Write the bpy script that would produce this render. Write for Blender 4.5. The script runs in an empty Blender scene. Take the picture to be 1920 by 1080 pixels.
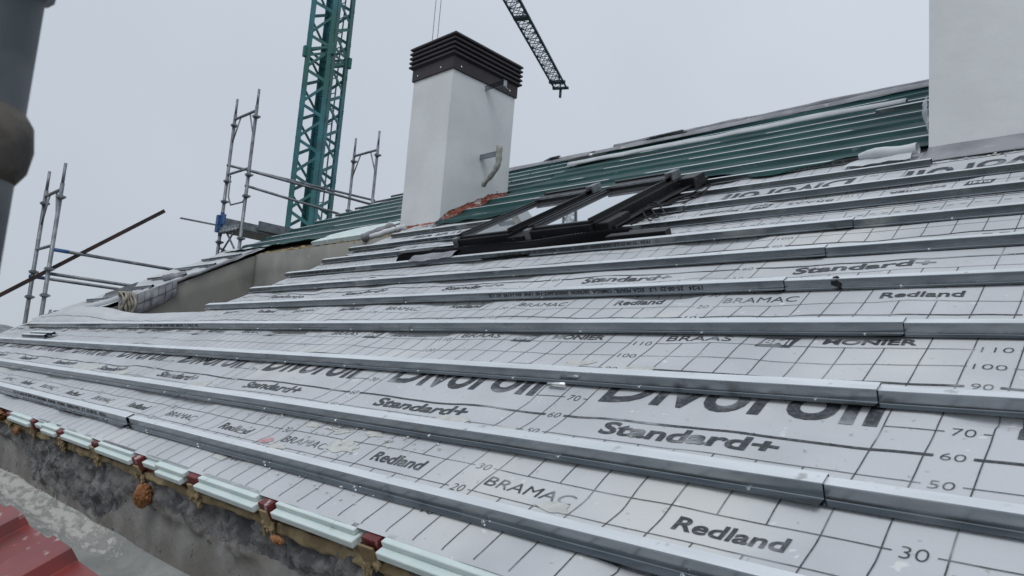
import bpy, bmesh, math, random
from mathutils import Vector, Matrix, noise
random.seed(7)
SC = bpy.context.scene
# ------------------------------------------------------------------ camera
cam_d = bpy.data.cameras.new('camera'); cam = bpy.data.objects.new('camera', cam_d)
SC.collection.objects.link(cam); SC.camera = cam
CR = ((0.7253689, 0.6842219, 0.0753675), (0.0345575, -0.1455469, 0.9887476), (-0.6874923, 0.7146023, 0.1292202))
r, u_, f_ = CR
cam.matrix_world = Matrix(((r[0], u_[0], -f_[0], 0.3446), (r[1], u_[1], -f_[1], -1.0848), (r[2], u_[2], -f_[2], 0.3685), (0, 0, 0, 1)))
cam_d.sensor_width = 36; cam_d.lens = 1347.19/1920*36
cam_d.clip_start = 0.05; cam_d.clip_end = 3000
cam_d.dof.use_dof = True; cam_d.dof.focus_distance = 3.2; cam_d.dof.aperture_fstop = 9.5
# ------------------------------------------------------------------ sky, sun, exposure
W = bpy.data.worlds.new('World'); SC.world = W; W.use_nodes = True
wn, wl = W.node_tree.nodes, W.node_tree.links
bg = wn['Background']
sky = wn.new('ShaderNodeTexSky'); sky.sky_type = 'NISHITA'; sky.sun_disc = False
sky.sun_elevation = math.radians(55); sky.sun_rotation = math.radians(150)
tc = wn.new('ShaderNodeTexCoord'); nz = wn.new('ShaderNodeTexNoise'); nz.inputs['Scale'].default_value = 1.3; nz.inputs['Detail'].default_value = 3
wl.new(tc.outputs['Generated'], nz.inputs['Vector'])
rp = wn.new('ShaderNodeValToRGB'); rp.color_ramp.elements[0].position = .34; rp.color_ramp.elements[1].position = .66
rp.color_ramp.elements[0].color = (4.85, 5.36, 5.98, 1); rp.color_ramp.elements[1].color = (5.6, 6.12, 6.8, 1)
sx = wn.new('ShaderNodeSeparateXYZ'); wl.new(tc.outputs['Generated'], sx.inputs[0])
mr = wn.new('ShaderNodeMapRange'); mr.inputs[1].default_value = 0.0; mr.inputs[2].default_value = .6
mr.inputs[3].default_value = .84; mr.inputs[4].default_value = 1.08
wl.new(sx.outputs[2], mr.inputs[0])
vm = wn.new('ShaderNodeVectorMath'); vm.operation = 'SCALE'
wl.new(nz.outputs['Fac'], rp.inputs['Fac']); wl.new(rp.outputs['Color'], vm.inputs[0]); wl.new(mr.outputs[0], vm.inputs['Scale'])
mx = wn.new('ShaderNodeMixRGB'); mx.inputs[0].default_value = .96
wl.new(sky.outputs[0], mx.inputs[1]); wl.new(vm.outputs[0], mx.inputs[2])
wl.new(mx.outputs[0], bg.inputs['Color']); bg.inputs['Strength'].default_value = 0.1
sd = bpy.data.lights.new('sun', 'SUN'); sd.energy = 0.8; sd.angle = math.radians(30); sd.color = (1, .98, .95)
so = bpy.data.objects.new('sun', sd); SC.collection.objects.link(so)
so.rotation_euler = (math.radians(35), 0, math.radians(30))
SC.view_settings.view_transform = 'Standard'; SC.view_settings.look = 'None'
SC.view_settings.exposure = 0.17; SC.view_settings.gamma = 1

# ------------------------------------------------------------------ helpers
TH = 0.5042748; CT, ST = math.cos(TH), math.sin(TH)
def RP(u, v, h=0.0): return (u, v*CT - h*ST, v*ST + h*CT)      # a point of the roof slope: along, up the slope, off it
def mat(name, col, rough=.7, metal=0, col2=None, scale=6, bump=0, bscale=40, detail=6, lo=.4, hi=.6, spec=.5, stretch=None, blend=None):
    m = bpy.data.materials.new(name); m.use_nodes = True
    n, l = m.node_tree.nodes, m.node_tree.links; b = n['Principled BSDF']
    b.inputs['Base Color'].default_value = (*col, 1); b.inputs['Roughness'].default_value = rough
    b.inputs['Metallic'].default_value = metal; b.inputs['Specular IOR Level'].default_value = spec
    t = n.new('ShaderNodeTexCoord'); src = t.outputs['Object']
    if stretch:
        mp = n.new('ShaderNodeMapping'); mp.inputs['Scale'].default_value = stretch; l.new(src, mp.inputs['Vector']); src = mp.outputs[0]
    if col2:
        z = n.new('ShaderNodeTexNoise'); z.inputs['Scale'].default_value = scale; z.inputs['Detail'].default_value = detail
        l.new(src, z.inputs['Vector'])
        c = n.new('ShaderNodeValToRGB'); c.color_ramp.elements[0].position = lo; c.color_ramp.elements[1].position = hi
        c.color_ramp.elements[0].color = (*col, 1); c.color_ramp.elements[1].color = (*col2, 1)
        l.new(z.outputs['Fac'], c.inputs['Fac']); l.new(c.outputs['Color'], b.inputs['Base Color'])
    if bump:
        z2 = n.new('ShaderNodeTexNoise'); z2.inputs['Scale'].default_value = bscale; z2.inputs['Detail'].default_value = 5
        l.new(src, z2.inputs['Vector'])
        bp = n.new('ShaderNodeBump'); bp.inputs['Strength'].default_value = bump; bp.inputs['Distance'].default_value = .01
        l.new(z2.outputs['Fac'], bp.inputs['Height']); l.new(bp.outputs[0], b.inputs['Normal'])
    return m
def overlay(m, col, scale, lo, hi, strength=1.0, detail=4, off=0, rough=None):
    """patches of another colour (dust, mortar, rust) over whatever feeds the base colour"""
    n, l = m.node_tree.nodes, m.node_tree.links; b = n['Principled BSDF']
    t = n.new('ShaderNodeTexCoord'); mp = n.new('ShaderNodeMapping'); mp.inputs['Location'].default_value = (off, off*.7, off*.3)
    l.new(t.outputs['Object'], mp.inputs['Vector'])
    z = n.new('ShaderNodeTexNoise'); z.inputs['Scale'].default_value = scale; z.inputs['Detail'].default_value = detail
    l.new(mp.outputs[0], z.inputs['Vector'])
    mr = n.new('ShaderNodeMapRange'); mr.inputs[1].default_value = lo; mr.inputs[2].default_value = hi
    mr.inputs[3].default_value = 0; mr.inputs[4].default_value = strength; l.new(z.outputs['Fac'], mr.inputs[0])
    mixn = n.new('ShaderNodeMixRGB'); l.new(mr.outputs[0], mixn.inputs[0]); mixn.inputs[2].default_value = (*col, 1)
    if b.inputs['Base Color'].links: l.new(b.inputs['Base Color'].links[0].from_socket, mixn.inputs[1])
    else: mixn.inputs[1].default_value = b.inputs['Base Color'].default_value[:]
    l.new(mixn.outputs[0], b.inputs['Base Color'])
    if rough is not None:
        m2 = n.new('ShaderNodeMapRange'); m2.inputs[1].default_value = lo; m2.inputs[2].default_value = hi
        m2.inputs[3].default_value = b.inputs['Roughness'].default_value; m2.inputs[4].default_value = rough
        l.new(z.outputs['Fac'], m2.inputs[0]); l.new(m2.outputs[0], b.inputs['Roughness'])
    return m

class MB:
    def __init__(s): s.v, s.f, s.m = [], [], []
    def add(s, vs, fs, mi=0):
        o = len(s.v); s.v += [tuple(p) for p in vs]; s.f += [[i+o for i in f] for f in fs]; s.m += [mi]*len(fs); return s
    def hexa(s, p, mi=0):                                       # 8 points: bottom ring then top ring
        return s.add(p, [(3, 2, 1, 0), (4, 5, 6, 7), (0, 1, 5, 4), (1, 2, 6, 5), (2, 3, 7, 6), (3, 0, 4, 7)], mi)
    def box(s, x0, x1, y0, y1, z0, z1, mi=0):
        return s.hexa([(x0, y0, z0), (x1, y0, z0), (x1, y1, z0), (x0, y1, z0), (x0, y0, z1), (x1, y0, z1), (x1, y1, z1), (x0, y1, z1)], mi)
    def rbox(s, u0, u1, v0, v1, h0, h1, mi=0):                   # box laid on the roof slope
        return s.hexa([RP(*q) for q in [(u0, v0, h0), (u1, v0, h0), (u1, v1, h0), (u0, v1, h0), (u0, v0, h1), (u1, v0, h1), (u1, v1, h1), (u0, v1, h1)]], mi)
    def bar(s, a, b, w, t, mi=0, up=(0, 0, 1)):
        a, b = Vector(a), Vector(b); d = (b-a).normalized(); x = d.cross(Vector(up))
        if x.length < 1e-4: x = d.cross(Vector((1, 0, 0)))
        x.normalize(); y = x.cross(d).normalized(); x *= w/2; y *= t/2
        return s.hexa([a-x-y, a+x-y, a+x+y, a-x+y, b-x-y, b+x-y, b+x+y, b-x+y], mi)
    def tube(s, pts, rad, n=12, mi=0, cap=True):
        pts = [Vector(p) for p in pts]; rs = rad if isinstance(rad, (list, tuple)) else [rad]*len(pts)
        rings = []; ref = None
        for i, p in enumerate(pts):
            d = (pts[min(i+1, len(pts)-1)] - pts[max(i-1, 0)]).normalized()
            if ref is None: ref = d.cross(Vector((0, 0, 1))); ref = ref if ref.length > .05 else d.cross(Vector((1, 0, 0)))
            x = (ref - d*ref.dot(d)).normalized(); y = d.cross(x); ref = x
            rings.append([p + (x*math.cos(a) + y*math.sin(a))*rs[i] for a in [2*math.pi*k/n for k in range(n)]])
        vs = [q for rg in rings for q in rg]; fs = []
        for i in range(len(pts)-1):
            for k in range(n): fs.append((i*n+k, i*n+(k+1) % n, (i+1)*n+(k+1) % n, (i+1)*n+k))
        if cap: fs += [tuple(range(n-1, -1, -1)), tuple((len(pts)-1)*n+k for k in range(n))]
        return s.add(vs, fs, mi)
    def sheet(s, fn, us, vs, mi=0, thick=0):
        nu, nv = len(us), len(vs); P = [fn(a, b) for b in vs for a in us]
        s.add(P, [(j*nu+i, j*nu+i+1, (j+1)*nu+i+1, (j+1)*nu+i) for j in range(nv-1) for i in range(nu-1)], mi)
        return s
    def build(s, name, mats, parent=None, smooth=False, bevel=0, solid=0):
        me = bpy.data.meshes.new(name); me.from_pydata(s.v, [], s.f)
        for m in (mats if isinstance(mats, (list, tuple)) else [mats]): me.materials.append(m)
        me.polygons.foreach_set('material_index', s.m)
        if smooth: me.polygons.foreach_set('use_smooth', [True]*len(me.polygons))
        me.update(); o = bpy.data.objects.new(name, me); SC.collection.objects.link(o)
        if parent:
            o.parent = parent; o.matrix_parent_inverse = parent.matrix_world.inverted() if parent.type == 'EMPTY' and False else Matrix.Translation(-Vector(parent.location)) if parent.type == 'EMPTY' else Matrix()
        if solid:
            q = o.modifiers.new('solid', 'SOLIDIFY'); q.thickness = solid; q.offset = -1
        if bevel:
            q = o.modifiers.new('bevel', 'BEVEL'); q.width = bevel; q.segments = 2; q.limit_method = 'ANGLE'
        return o
def tag(o, label=None, cat=None, group=None, kind=None):
    if label: o['label'] = label
    if cat: o['category'] = cat
    if group: o['group'] = group
    if kind: o['kind'] = kind
    return o
def thing(name, label, cat, loc, group=None):
    o = bpy.data.objects.new(name, None); SC.collection.objects.link(o); o.location = loc; o.empty_display_size = .1
    return tag(o, label, cat, group)
def lin(a, b, n): return [a + (b-a)*i/(n-1) for i in range(n)]
def frange(a, b, st):
    n = max(2, int(round((b-a)/st))+1); return lin(a, b, n)
def N(x, y, z=0): return noise.noise(Vector((x, y, z)))
def sstep(a, b, x):
    t = max(0, min(1, (x-a)/(b-a))); return t*t*(3-2*t)
def blob(mb, c, rr, seed=0, amp=.3, fr=2.5, sub=3, sc=(1, 1, 1), mi=0):
    bm = bmesh.new(); bmesh.ops.create_icosphere(bm, subdivisions=sub, radius=1)
    vs = []
    for v in bm.verts:
        p = v.co; k = 1 + amp*noise.noise(p*fr + Vector((seed*7.1, seed*3.3, seed))) + amp*.4*noise.noise(p*fr*2.7 + Vector((seed, 5, 2)))
        vs.append((c[0]+p.x*rr*k*sc[0], c[1]+p.y*rr*k*sc[1], c[2]+p.z*rr*k*sc[2]))
    mb.add(vs, [[w.index for w in f.verts] for f in bm.faces], mi); bm.free()

# ------------------------------------------------------------------ materials
M = {}
M['membrane'] = mat('membrane_fleece', (.485, .50, .522), .75, col2=(.56, .574, .597), scale=2.2, bump=.12, bscale=260, spec=.45)
overlay(M['membrane'], (.70, .70, .66), 1.6, .56, .70, .55, 9, 3)
overlay(M['membrane'], (.42, .41, .40), 2.7, .58, .76, .38, 9, 9)
overlay(M['membrane'], (.33, .32, .30), 45, .68, .72, .5, 3, 7)
overlay(M['membrane'], (.72, .73, .72), 28, .70, .74, .8, 2, 1)
_b = M['membrane'].node_tree.nodes['Principled BSDF']; _b.inputs['Sheen Weight'].default_value = .55; _b.inputs['Sheen Roughness'].default_value = .45
M['ink'] = mat('printed_ink', (.050, .054, .062), .6, spec=.3)
overlay(M['ink'], (.40, .41, .43), 7, .53, .66, .8, 9, 5)
overlay(M['ink'], (.25, .25, .27), 90, .45, .7, .35, 3, 2)
M['plain'] = mat('membrane_back', (.22, .225, .245), .8, col2=(.31, .315, .335), scale=5, bump=.2, bscale=90)
overlay(M['plain'], (.6, .6, .57), 6, .62, .7, .5, 6, 2)
M['zinc_lit_top'] = mat('sky_lit_zinc', (.72, .75, .77), .40, .45, col2=(.82, .85, .87), scale=14, lo=.35, hi=.65, stretch=(.35, 2, 2))  # lit copy of the batten steel: skylight on the top flange painted paler
overlay(M['zinc_lit_top'], (.30, .30, .28), 22, .64, .72, .6, 6, 4)
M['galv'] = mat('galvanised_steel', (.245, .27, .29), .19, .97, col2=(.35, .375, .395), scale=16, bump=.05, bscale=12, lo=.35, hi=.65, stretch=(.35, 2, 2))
overlay(M['galv'], (.55, .56, .54), 3.0, .60, .74, .55, 8, 4, rough=.7)
overlay(M['galv'], (.10, .10, .10), 11, .62, .72, .5, 7, 9)
M['galvd'] = mat('weathered_galvanised_steel', (.20, .21, .22), .5, .7, col2=(.30, .32, .34), scale=20, bump=.05, bscale=30)
M['screw'] = mat('screw_zinc', (.85, .86, .86), .25, 1)
M['stamp'] = mat('stamp_ink', (.02, .022, .028), .5)
M['plaster'] = mat('white_plaster', (.70, .715, .72), .65, col2=(.77, .785, .785), scale=1.8, bump=.22, bscale=16)
overlay(M['plaster'], (.60, .60, .585), 2.3, .55, .8, .3, 9, 6)
M['brick'] = mat('red_brick_rubble', (.38, .11, .075), .9, col2=(.54, .22, .16), scale=22, bump=.8, bscale=30)
overlay(M['brick'], (.65, .60, .57), 17, .56, .62, .9, 6, 3)
M['cap'] = mat('brown_black_metal', (.028, .020, .024), .42, .2, col2=(.036, .027, .030), scale=3, spec=.45)
M['black'] = mat('black_aluminium', (.010, .010, .012), .42, .0, col2=(.017, .017, .019), scale=6, spec=.35)
overlay(M['black'], (.25, .25, .25), 30, .68, .74, .5, 4, 2)
M['rubber'] = mat('black_pleated_apron', (.005, .005, .006), .85, spec=.06, bump=.3, bscale=60)
M['glass'] = mat('skylight_glass', (.74, .77, .80), .03, .9, spec=.8)
M['teal_net'] = mat('teal_film', (.007, .040, .040), .45, 0, col2=(.014, .066, .062), scale=4, bump=.6, bscale=12, spec=.16, stretch=(.6, 2.4, 2.4))
overlay(M['teal_net'], (.30, .37, .37), 6, .66, .76, .6, 7, 5)
M['crane'] = mat('teal_crane_paint', (.030, .130, .155), .5, col2=(.045, .19, .22), scale=2.2, spec=.4)
overlay(M['crane'], (.035, .13, .10), .35, .50, .62, .7, 3, 9)
overlay(M['crane'], (.09, .05, .03), 5, .66, .72, .7, 8, 3)
M['jib'] = mat('dark_teal_crane_paint', (.015, .055, .080), .55)
M['scaf'] = mat('scaffold_steel', (.17, .185, .205), .5, .6, col2=(.26, .28, .30), scale=9, bump=.1, bscale=60)
overlay(M['scaf'], (.10, .09, .085), 7, .55, .68, .6, 7, 2)
M['blue'] = mat('blue_paint', (.025, .075, .20), .5, col2=(.035, .11, .27), scale=12)
M['rust'] = mat('rusty_steel', (.025, .018, .017), .7, .3, col2=(.055, .028, .022), scale=9, bump=.2)
M['render'] = mat('beige_render', (.265, .26, .235), .9, col2=(.325, .32, .295), scale=1.1, bump=.15, bscale=30, stretch=(1, 1, .35))
overlay(M['render'], (.17, .17, .155), 1.3, .50, .64, .7, 6, 7)
overlay(M['render'], (.44, .43, .39), 5, .66, .70, .5, 8, 2)
M['mortar'] = mat('grey_concrete', (.17, .16, .145), .9, col2=(.25, .24, .225), scale=5, bump=.5, bscale=45)
overlay(M['mortar'], (.12, .10, .078), 2.4, .55, .68, .75, 6, 13)
overlay(M['mortar'], (.04, .04, .04), 26, .69, .71, .8, 2, 3)
overlay(M['mortar'], (.33, .34, .33), 6, .64, .72, .8, 7, 4)
M['dark_mortar'] = mat('rough_dark_mortar', (.075, .075, .078), .85, col2=(.20, .198, .195), scale=18, bump=1.0, bscale=60)
overlay(M['dark_mortar'], (.17, .16, .15), 5, .48, .62, .6, 7, 2)
overlay(M['dark_mortar'], (.24, .24, .24), 26, .66, .72, .6, 5, 4)
M['gutter'] = mat('grey_gutter_screed', (.25, .26, .25), .8, col2=(.33, .335, .32), scale=7, bump=.3, bscale=50)
def add_streaks(m):
    n, l = m.node_tree.nodes, m.node_tree.links; b = n['Principled BSDF']
    t = n.new('ShaderNodeTexCoord'); sp_ = n.new('ShaderNodeSeparateXYZ'); l.new(t.outputs['Object'], sp_.inputs[0])
    mp = n.new('ShaderNodeMapping'); mp.inputs['Rotation'].default_value = (0, 0, .7); mp.inputs['Scale'].default_value = (9, 30, 9); l.new(t.outputs['Object'], mp.inputs['Vector'])
    z = n.new('ShaderNodeTexNoise'); z.inputs['Scale'].default_value = 1; z.inputs['Detail'].default_value = 8; z.inputs['Roughness'].default_value = .7; l.new(mp.outputs[0], z.inputs['Vector'])
    gx = n.new('ShaderNodeMapRange'); gx.inputs[1].default_value = -2.35; gx.inputs[2].default_value = -3.1; gx.inputs[3].default_value = -.10; gx.inputs[4].default_value = .10; l.new(sp_.outputs[0], gx.inputs[0])
    gy = n.new('ShaderNodeMapRange'); gy.inputs[1].default_value = -.19; gy.inputs[2].default_value = -.05; gy.inputs[3].default_value = -.12; gy.inputs[4].default_value = .06; l.new(sp_.outputs[1], gy.inputs[0])
    a1 = n.new('ShaderNodeMath'); a1.operation = 'ADD'; l.new(z.outputs['Fac'], a1.inputs[0]); l.new(gx.outputs[0], a1.inputs[1])
    a2 = n.new('ShaderNodeMath'); a2.operation = 'ADD'; l.new(a1.outputs[0], a2.inputs[0]); l.new(gy.outputs[0], a2.inputs[1])
    c = n.new('ShaderNodeMapRange'); c.inputs[1].default_value = .56; c.inputs[2].default_value = .66; l.new(a2.outputs[0], c.inputs[0])
    mixn = n.new('ShaderNodeMixRGB'); l.new(c.outputs[0], mixn.inputs[0]); mixn.inputs[2].default_value = (.50, .50, .46, 1)
    l.new(b.inputs['Base Color'].links[0].from_socket, mixn.inputs[1]); l.new(mixn.outputs[0], b.inputs['Base Color'])
    bp = n.new('ShaderNodeBump'); bp.inputs['Strength'].default_value = .6; bp.inputs['Distance'].default_value = .006; l.new(c.outputs[0], bp.inputs['Height']); l.new(b.inputs['Normal'].links[0].from_socket, bp.inputs['Normal']); l.new(bp.outputs[0], b.inputs['Normal'])
add_streaks(M['gutter'])
M['splat'] = mat('white_slurry', (.40, .40, .37), .9, col2=(.55, .55, .51), scale=30, bump=.6, bscale=60)
M['red'] = mat('red_primer', (.12, .018, .018), .5, col2=(.19, .030, .028), scale=8, spec=.45)
overlay(M['red'], (.55, .48, .45), 20, .60, .66, .7, 6, 3)
overlay(M['red'], (.10, .06, .04), 9, .55, .65, .7, 6, 8)
M['redpanel'] = mat('red_panel_paint', (.19, .026, .024), .42, col2=(.24, .040, .036), scale=3.5, spec=.5, bump=.06, bscale=20)
overlay(M['redpanel'], (.50, .40, .38), 9, .60, .65, .75, 9, 6)
overlay(M['redpanel'], (.09, .03, .03), 5, .56, .68, .6, 8, 16)
M['xps'] = mat('mint_foam_board', (.62, .72, .70), .75, col2=(.68, .76, .745), scale=8, bump=.25, bscale=60)
overlay(M['xps'], (.42, .47, .42), 18, .64, .72, .5, 6, 4)
M['tan'] = mat('tan_expanding_foam', (.22, .165, .085), .8, col2=(.33, .255, .14), scale=13, bump=.7, bscale=35)
overlay(M['tan'], (.10, .07, .04), 9, .58, .68, .7, 6, 3)
M['orange'] = mat('orange_foam', (.22, .085, .028), .7, col2=(.36, .165, .065), scale=18, bump=.9, bscale=40)
M['cloth'] = mat('beige_cloth', (.30, .27, .22), .9, col2=(.42, .38, .32), scale=9, bump=.5, bscale=50)
M['ground'] = mat('ground', (.10, .10, .08), .95, col2=(.14, .13, .10), scale=.05)
M['twig'] = mat('twig_bark', (.10, .085, .07), .9)
M['deck'] = mat('roof_deck_board', (.16, .13, .10), .9, col2=(.20, .17, .13), scale=5)
M['crumb'] = mat('mortar_crumb', (.62, .62, .58), .95, col2=(.74, .74, .70), scale=20)
M['pale'] = mat('pale_sheet', (.58, .60, .62), .6, col2=(.66, .68, .70), scale=5, bump=.2, bscale=20)

ROWS = [.091, .370, .762, 1.157, 1.540, 1.907, 2.284, 2.632, 2.985, 3.361, 3.742]
UP_ROWS = [4.12, 4.50, 4.88, 5.26, 5.64, 6.02, 6.40, 6.76]
VG = -5.30                      # verge beside the terrace
UL = -9.62                      # far gable verge
RIDGE = 6.97
# ------------------------------------------------------------------ ground
MB().add([(-1500, -1500, -13), (1500, -1500, -13), (1500, 1500, -13), (-1500, 1500, -13)], [(0, 1, 2, 3)]).build('ground', M['ground'])['kind'] = 'structure'

# ------------------------------------------------------------------ building
B = thing('building', 'building under re-roofing with white chimneys, beige terrace walls and a concrete eave', 'building', (0, 0, -13))
d = MB()
for (a, b, c, e) in [(UL, 2.4, .0, 1.40), (VG, 2.4, 1.40, 3.70), (UL, 2.4, 3.70, RIDGE), (UL, -8.42, 1.40, 3.70)]:
    d.rbox(a, b, c, e, -.16, -.035)
d.build('roof_deck', M['deck'], B)
yr, zr = RP(0, RIDGE)[1:]
MB().add([(UL, yr, zr-.04), (2.4, yr, zr-.04), (2.4, yr+4, zr-2.2), (UL, yr+4, zr-2.2)], [(0, 1, 2, 3)]).build('back_slope', M['plain'], B, solid=.1)
g = MB(); xg = UL+.03
g.add([(xg, .05, -13), (xg, .05, -.10), (xg, RP(0, RIDGE)[1], zr-.12), (xg, yr+4, zr-2.3), (xg, yr+4, -13)], [(0, 1, 2, 3, 4)])
g.build('gable_wall', M['render'], B, solid=.2)
# terrace recess: far cheek wall, back wall, near cheek, floor
xc = -8.38
def cheek(a, b):          # a: v along slope 0..1, b: 0 bottom..1 top
    v = 1.36 + a*2.36; x, y, z = RP(xc, v, -.035); zb = -1.9
    return (x + .006*N(y*2, z*2), y, zb + (z-zb)*b)
t = MB().sheet(cheek, lin(0, 1, 40), lin(0, 1, 16)); t.build('terrace_cheek_wall', M['render'], B, smooth=True, solid=.04)
yb = RP(0, 3.70, 0)[1]; zb = RP(0, 3.70, -.06)[2]
t = MB().sheet(lambda a, b: (a, yb - .004*N(a*1.5, b*2), b), lin(xc, VG+.1, 40), lin(-1.9, zb, 16)); t.build('terrace_back_wall', M['render'], B, smooth=True, solid=-.04)
MB().add([(VG+.02, RP(0, 1.4)[1], -1.9), (VG+.02, RP(0, 1.4)[1], RP(0, 1.4, -.12)[2]), (VG+.02, yb, RP(0, 3.7, -.12)[2]), (VG+.02, yb, -1.9)], [(0, 1, 2, 3)]).build('terrace_near_wall', M['render'], B)
MB().box(xc, VG+.02, RP(0, 1.4)[1], yb, -2.0, -1.9).build('terrace_floor', M['gutter'], B)
MB().box(xc, VG+.02, RP(0, 1.33)[1], RP(0, 1.40)[1], -1.9, RP(0, 1.33, -.04)[2]).build('terrace_parapet', M['render'], B)
mat_drip = mat('pale_drip', (.30, .29, .26), .9, col2=(.24, .23, .20), scale=9)
# drips of pale slurry down the back wall
for k in range(16):
    x = -8.1 + k*.17 + random.uniform(-.05, .05); L = random.uniform(.15, .8); w = random.uniform(.006, .018); dr = MB()
    dr.add([(x-w, yb-.008, zb), (x+w, yb-.008, zb), (x+w*.5, yb-.008, zb-L), (x-w*.5, yb-.008, zb-L)], [(0, 1, 2, 3)])
    dr.build('slurry_run', mat_drip, B, solid=.003)
# foam line on the wall top
fm = MB()
for k in range(34):
    x = -8.3 + k*.085; rr = random.uniform(.025, .045)
    blob(fm, (x, yb-.01, zb+random.uniform(-.02, .015)), rr, k, .5, 2, 2, (1.8, .7, .8))
fm.build('foam_seam', M['tan'], B, smooth=True)

# eave wall: rough dark mortar above, smooth concrete below, one displaced sheet each
def ew(x, z):
    rough = sstep(-.22, -.16, z + .05*N(x*1.3, 2, 1) + .05*N(x*5, z*7, 4) + .13*sstep(-2.6, -3.0, x)*sstep(-4.4, -3.9, x))
    y = .034 + .014*N(x*2.2, z*3) + rough*(.034*N(x*7, z*9, 3) + .034*abs(N(x*16, z*20, 5)) + .024*abs(N(x*38, z*42, 8)) - .020)
    y += .03*sstep(-.36, -.42, z)*-1
    return (x, y, z)
e = MB(); xs = frange(-6.2, .35, .011); zs = frange(-.43, -.072, .011)
nu = len(xs); P = [ew(a, b) for b in zs for a in xs]
e.v = P
for j in range(len(zs)-1):
    for i in range(nu-1):
        zz = zs[j] + .13*sstep(-2.6, -3.0, xs[i])*sstep(-4.4, -3.9, xs[i]) + .05*N(xs[i]*1.3, 2, 1) + .035*N(xs[i]*6, zs[j]*9, 4) + .012*N(xs[i]*30, zs[j]*30, 4)
        e.f.append([j*nu+i, j*nu+i+1, (j+1)*nu+i+1, (j+1)*nu+i]); e.m.append(1 if zz > -.19 else 0)
e.build('eave_wall', [M['mortar'], M['dark_mortar']], B, smooth=True)
# gutter floor and slurry splashes along the foot of the wall
gt = MB(); gt.sheet(lambda a, b: (a, b, -.405 + .010*N(a*3, b*5) + .05*sstep(-.05, .03, b)), frange(-8, .6, .03), frange(-.50, .05, .02))
gt.build('gutter_floor', M['gutter'], B, smooth=True)
MB().box(-9.6, .6, -.62, -.50, -.9, -.33).build('gutter_kerb', M['gutter'], B)
MB().box(-9.6, 2.4, .06, .30, -13, -.10).build('facade_wall', M['render'], B)
def slurry(kind):
    sp = MB(); st = .0045
    for i in range(int(2.9/st)):
        x = -5.0 + i*st; dens = sstep(-2.30, -3.0, x)
        for j in range(int((.17 if kind else .075)/st)):
            q = j*st
            if kind:                                          # on the floor, brushed diagonally
                y = -.005-q; val = .50*N(x*11, y*14, 1) + .45*N((x+y*.6)*31, (x-y)*22, 4) + .30*N(x*47+3, y*52, 6) + .35*N(x*3, y*6, 8) + .55*dens - .36 - q*2.6 + .12*sstep(.03, 0, q)
                z = -.405 + .010*N(x*3, y*5) + .05*sstep(-.05, .03, y) + .004
                P_ = [(x, y, z), (x+st, y, z), (x+st, y-st, z), (x, y-st, z)]
            else:                                             # licks up the foot of the wall
                z = -.40+q; val = .9*N(x*33, z*5, 1) + .5*N(x*75, z*9, 2) + .6*N(x*7, z*9, 4) + .5*dens - .25 - q*14
                yy = ew(x, z)[1]-.010
                P_ = [(x, yy, z), (x+st, yy, z), (x+st, yy, z+st), (x, yy, z+st)]
            if val > 0: sp.add(P_, [(0, 1, 2, 3)])
    return sp.build('slurry_splash', M['splat'], B, solid=.0008)
slurry(0)
# steel at the eave
MB().rbox(-6.6, .8, -.020, .05, -.086, -.043).build('eave_beam', M['red'], B, bevel=.003)
RAFT = [-1.08 - .497*k for k in range(9)] + [-.58, -.08, .42]
for k, x in enumerate(sorted(RAFT)):
    w = .062 if k % 3 else .075
    o = MB().rbox(x-w/2, x+w/2, -.034 - .006*(k % 2), .06, -.056, -.006).build('rafter', M['red'], B, bevel=.003)
# foam band below the steel
fb = MB()
def band(a, b):
    bb = b; v = -.032 - .014*math.sin(b*math.pi) + .010*N(a*5, b*2) + .006*N(a*17, b*5, 2)
    h = -.068 - b*(.036 + .020*N(a*2.5, 7) + .008*N(a*14, 9))
    return RP(a, v+.006, h)
fb.sheet(band, frange(-6.2, .6, .012), lin(0, 1, 9)); fb.build('foam_band', M['tan'], B, smooth=True, solid=-.03)
for x in RAFT:
    if x > .3: continue
    fe = MB(); hh = random.uniform(.015, .038); w_ = random.uniform(.020, .034)
    fe.rbox(x-w_, x+w_-.004, -.048, -.041, -.070, -.054+hh)
    for q in range(9): blob(fe, RP(x+random.uniform(-.035, .035), -.048, -.062-.005*q), random.uniform(.005, .010), x+q, .8, 2, 2, (1.3, .6, 1.5))
    fe.build('foam_flap', M['tan'], B, bevel=.002)

# ------------------------------------------------------------------ chimneys (fixed parts of the building)
def shaft(name, x0, x1, y0, y1, z1, ragged, parent, zb_off=0):
    s = MB(); per = []
    def seg(ax, ay, bx, by, n):
        for i in range(n): per.append((ax+(bx-ax)*i/n, ay+(by-ay)*i/n))
    seg(x0, y0, x1, y0, 30); seg(x1, y0, x1, y1, 40); seg(x1, y1, x0, y1, 4); seg(x0, y1, x0, y0, 4)
    n = len(per); bot = []
    for i, (x, y) in enumerate(per):
        v = y/CT; z = v*ST/1.0 if False else y*math.tan(TH)
        bot.append(z + ragged(x, y) + zb_off)
    rows = 14
    for j in range(rows+1):
        for i, (x, y) in enumerate(per):
            z = bot[i] + (z1-bot[i])*j/rows; w = .003*N(x*3+y*3, z*2)
            cx, cy = (x0+x1)/2, (y0+y1)/2
            s.v.append((x + (w if x > cx else -w), y + (w if y > cy else -w), z))
    for j in range(rows):
        for i in range(n):
            k = (i+1) % n; s.f.append([j*n+i, j*n+k, (j+1)*n+k, (j+1)*n+i]); s.m.append(0)
    s.f.append([rows*n+i for i in range(n)]); s.m.append(0)
    return s.build(name, M['plaster'], parent)
C1 = (-5.575, -4.955, 3.335, 4.24)
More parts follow.
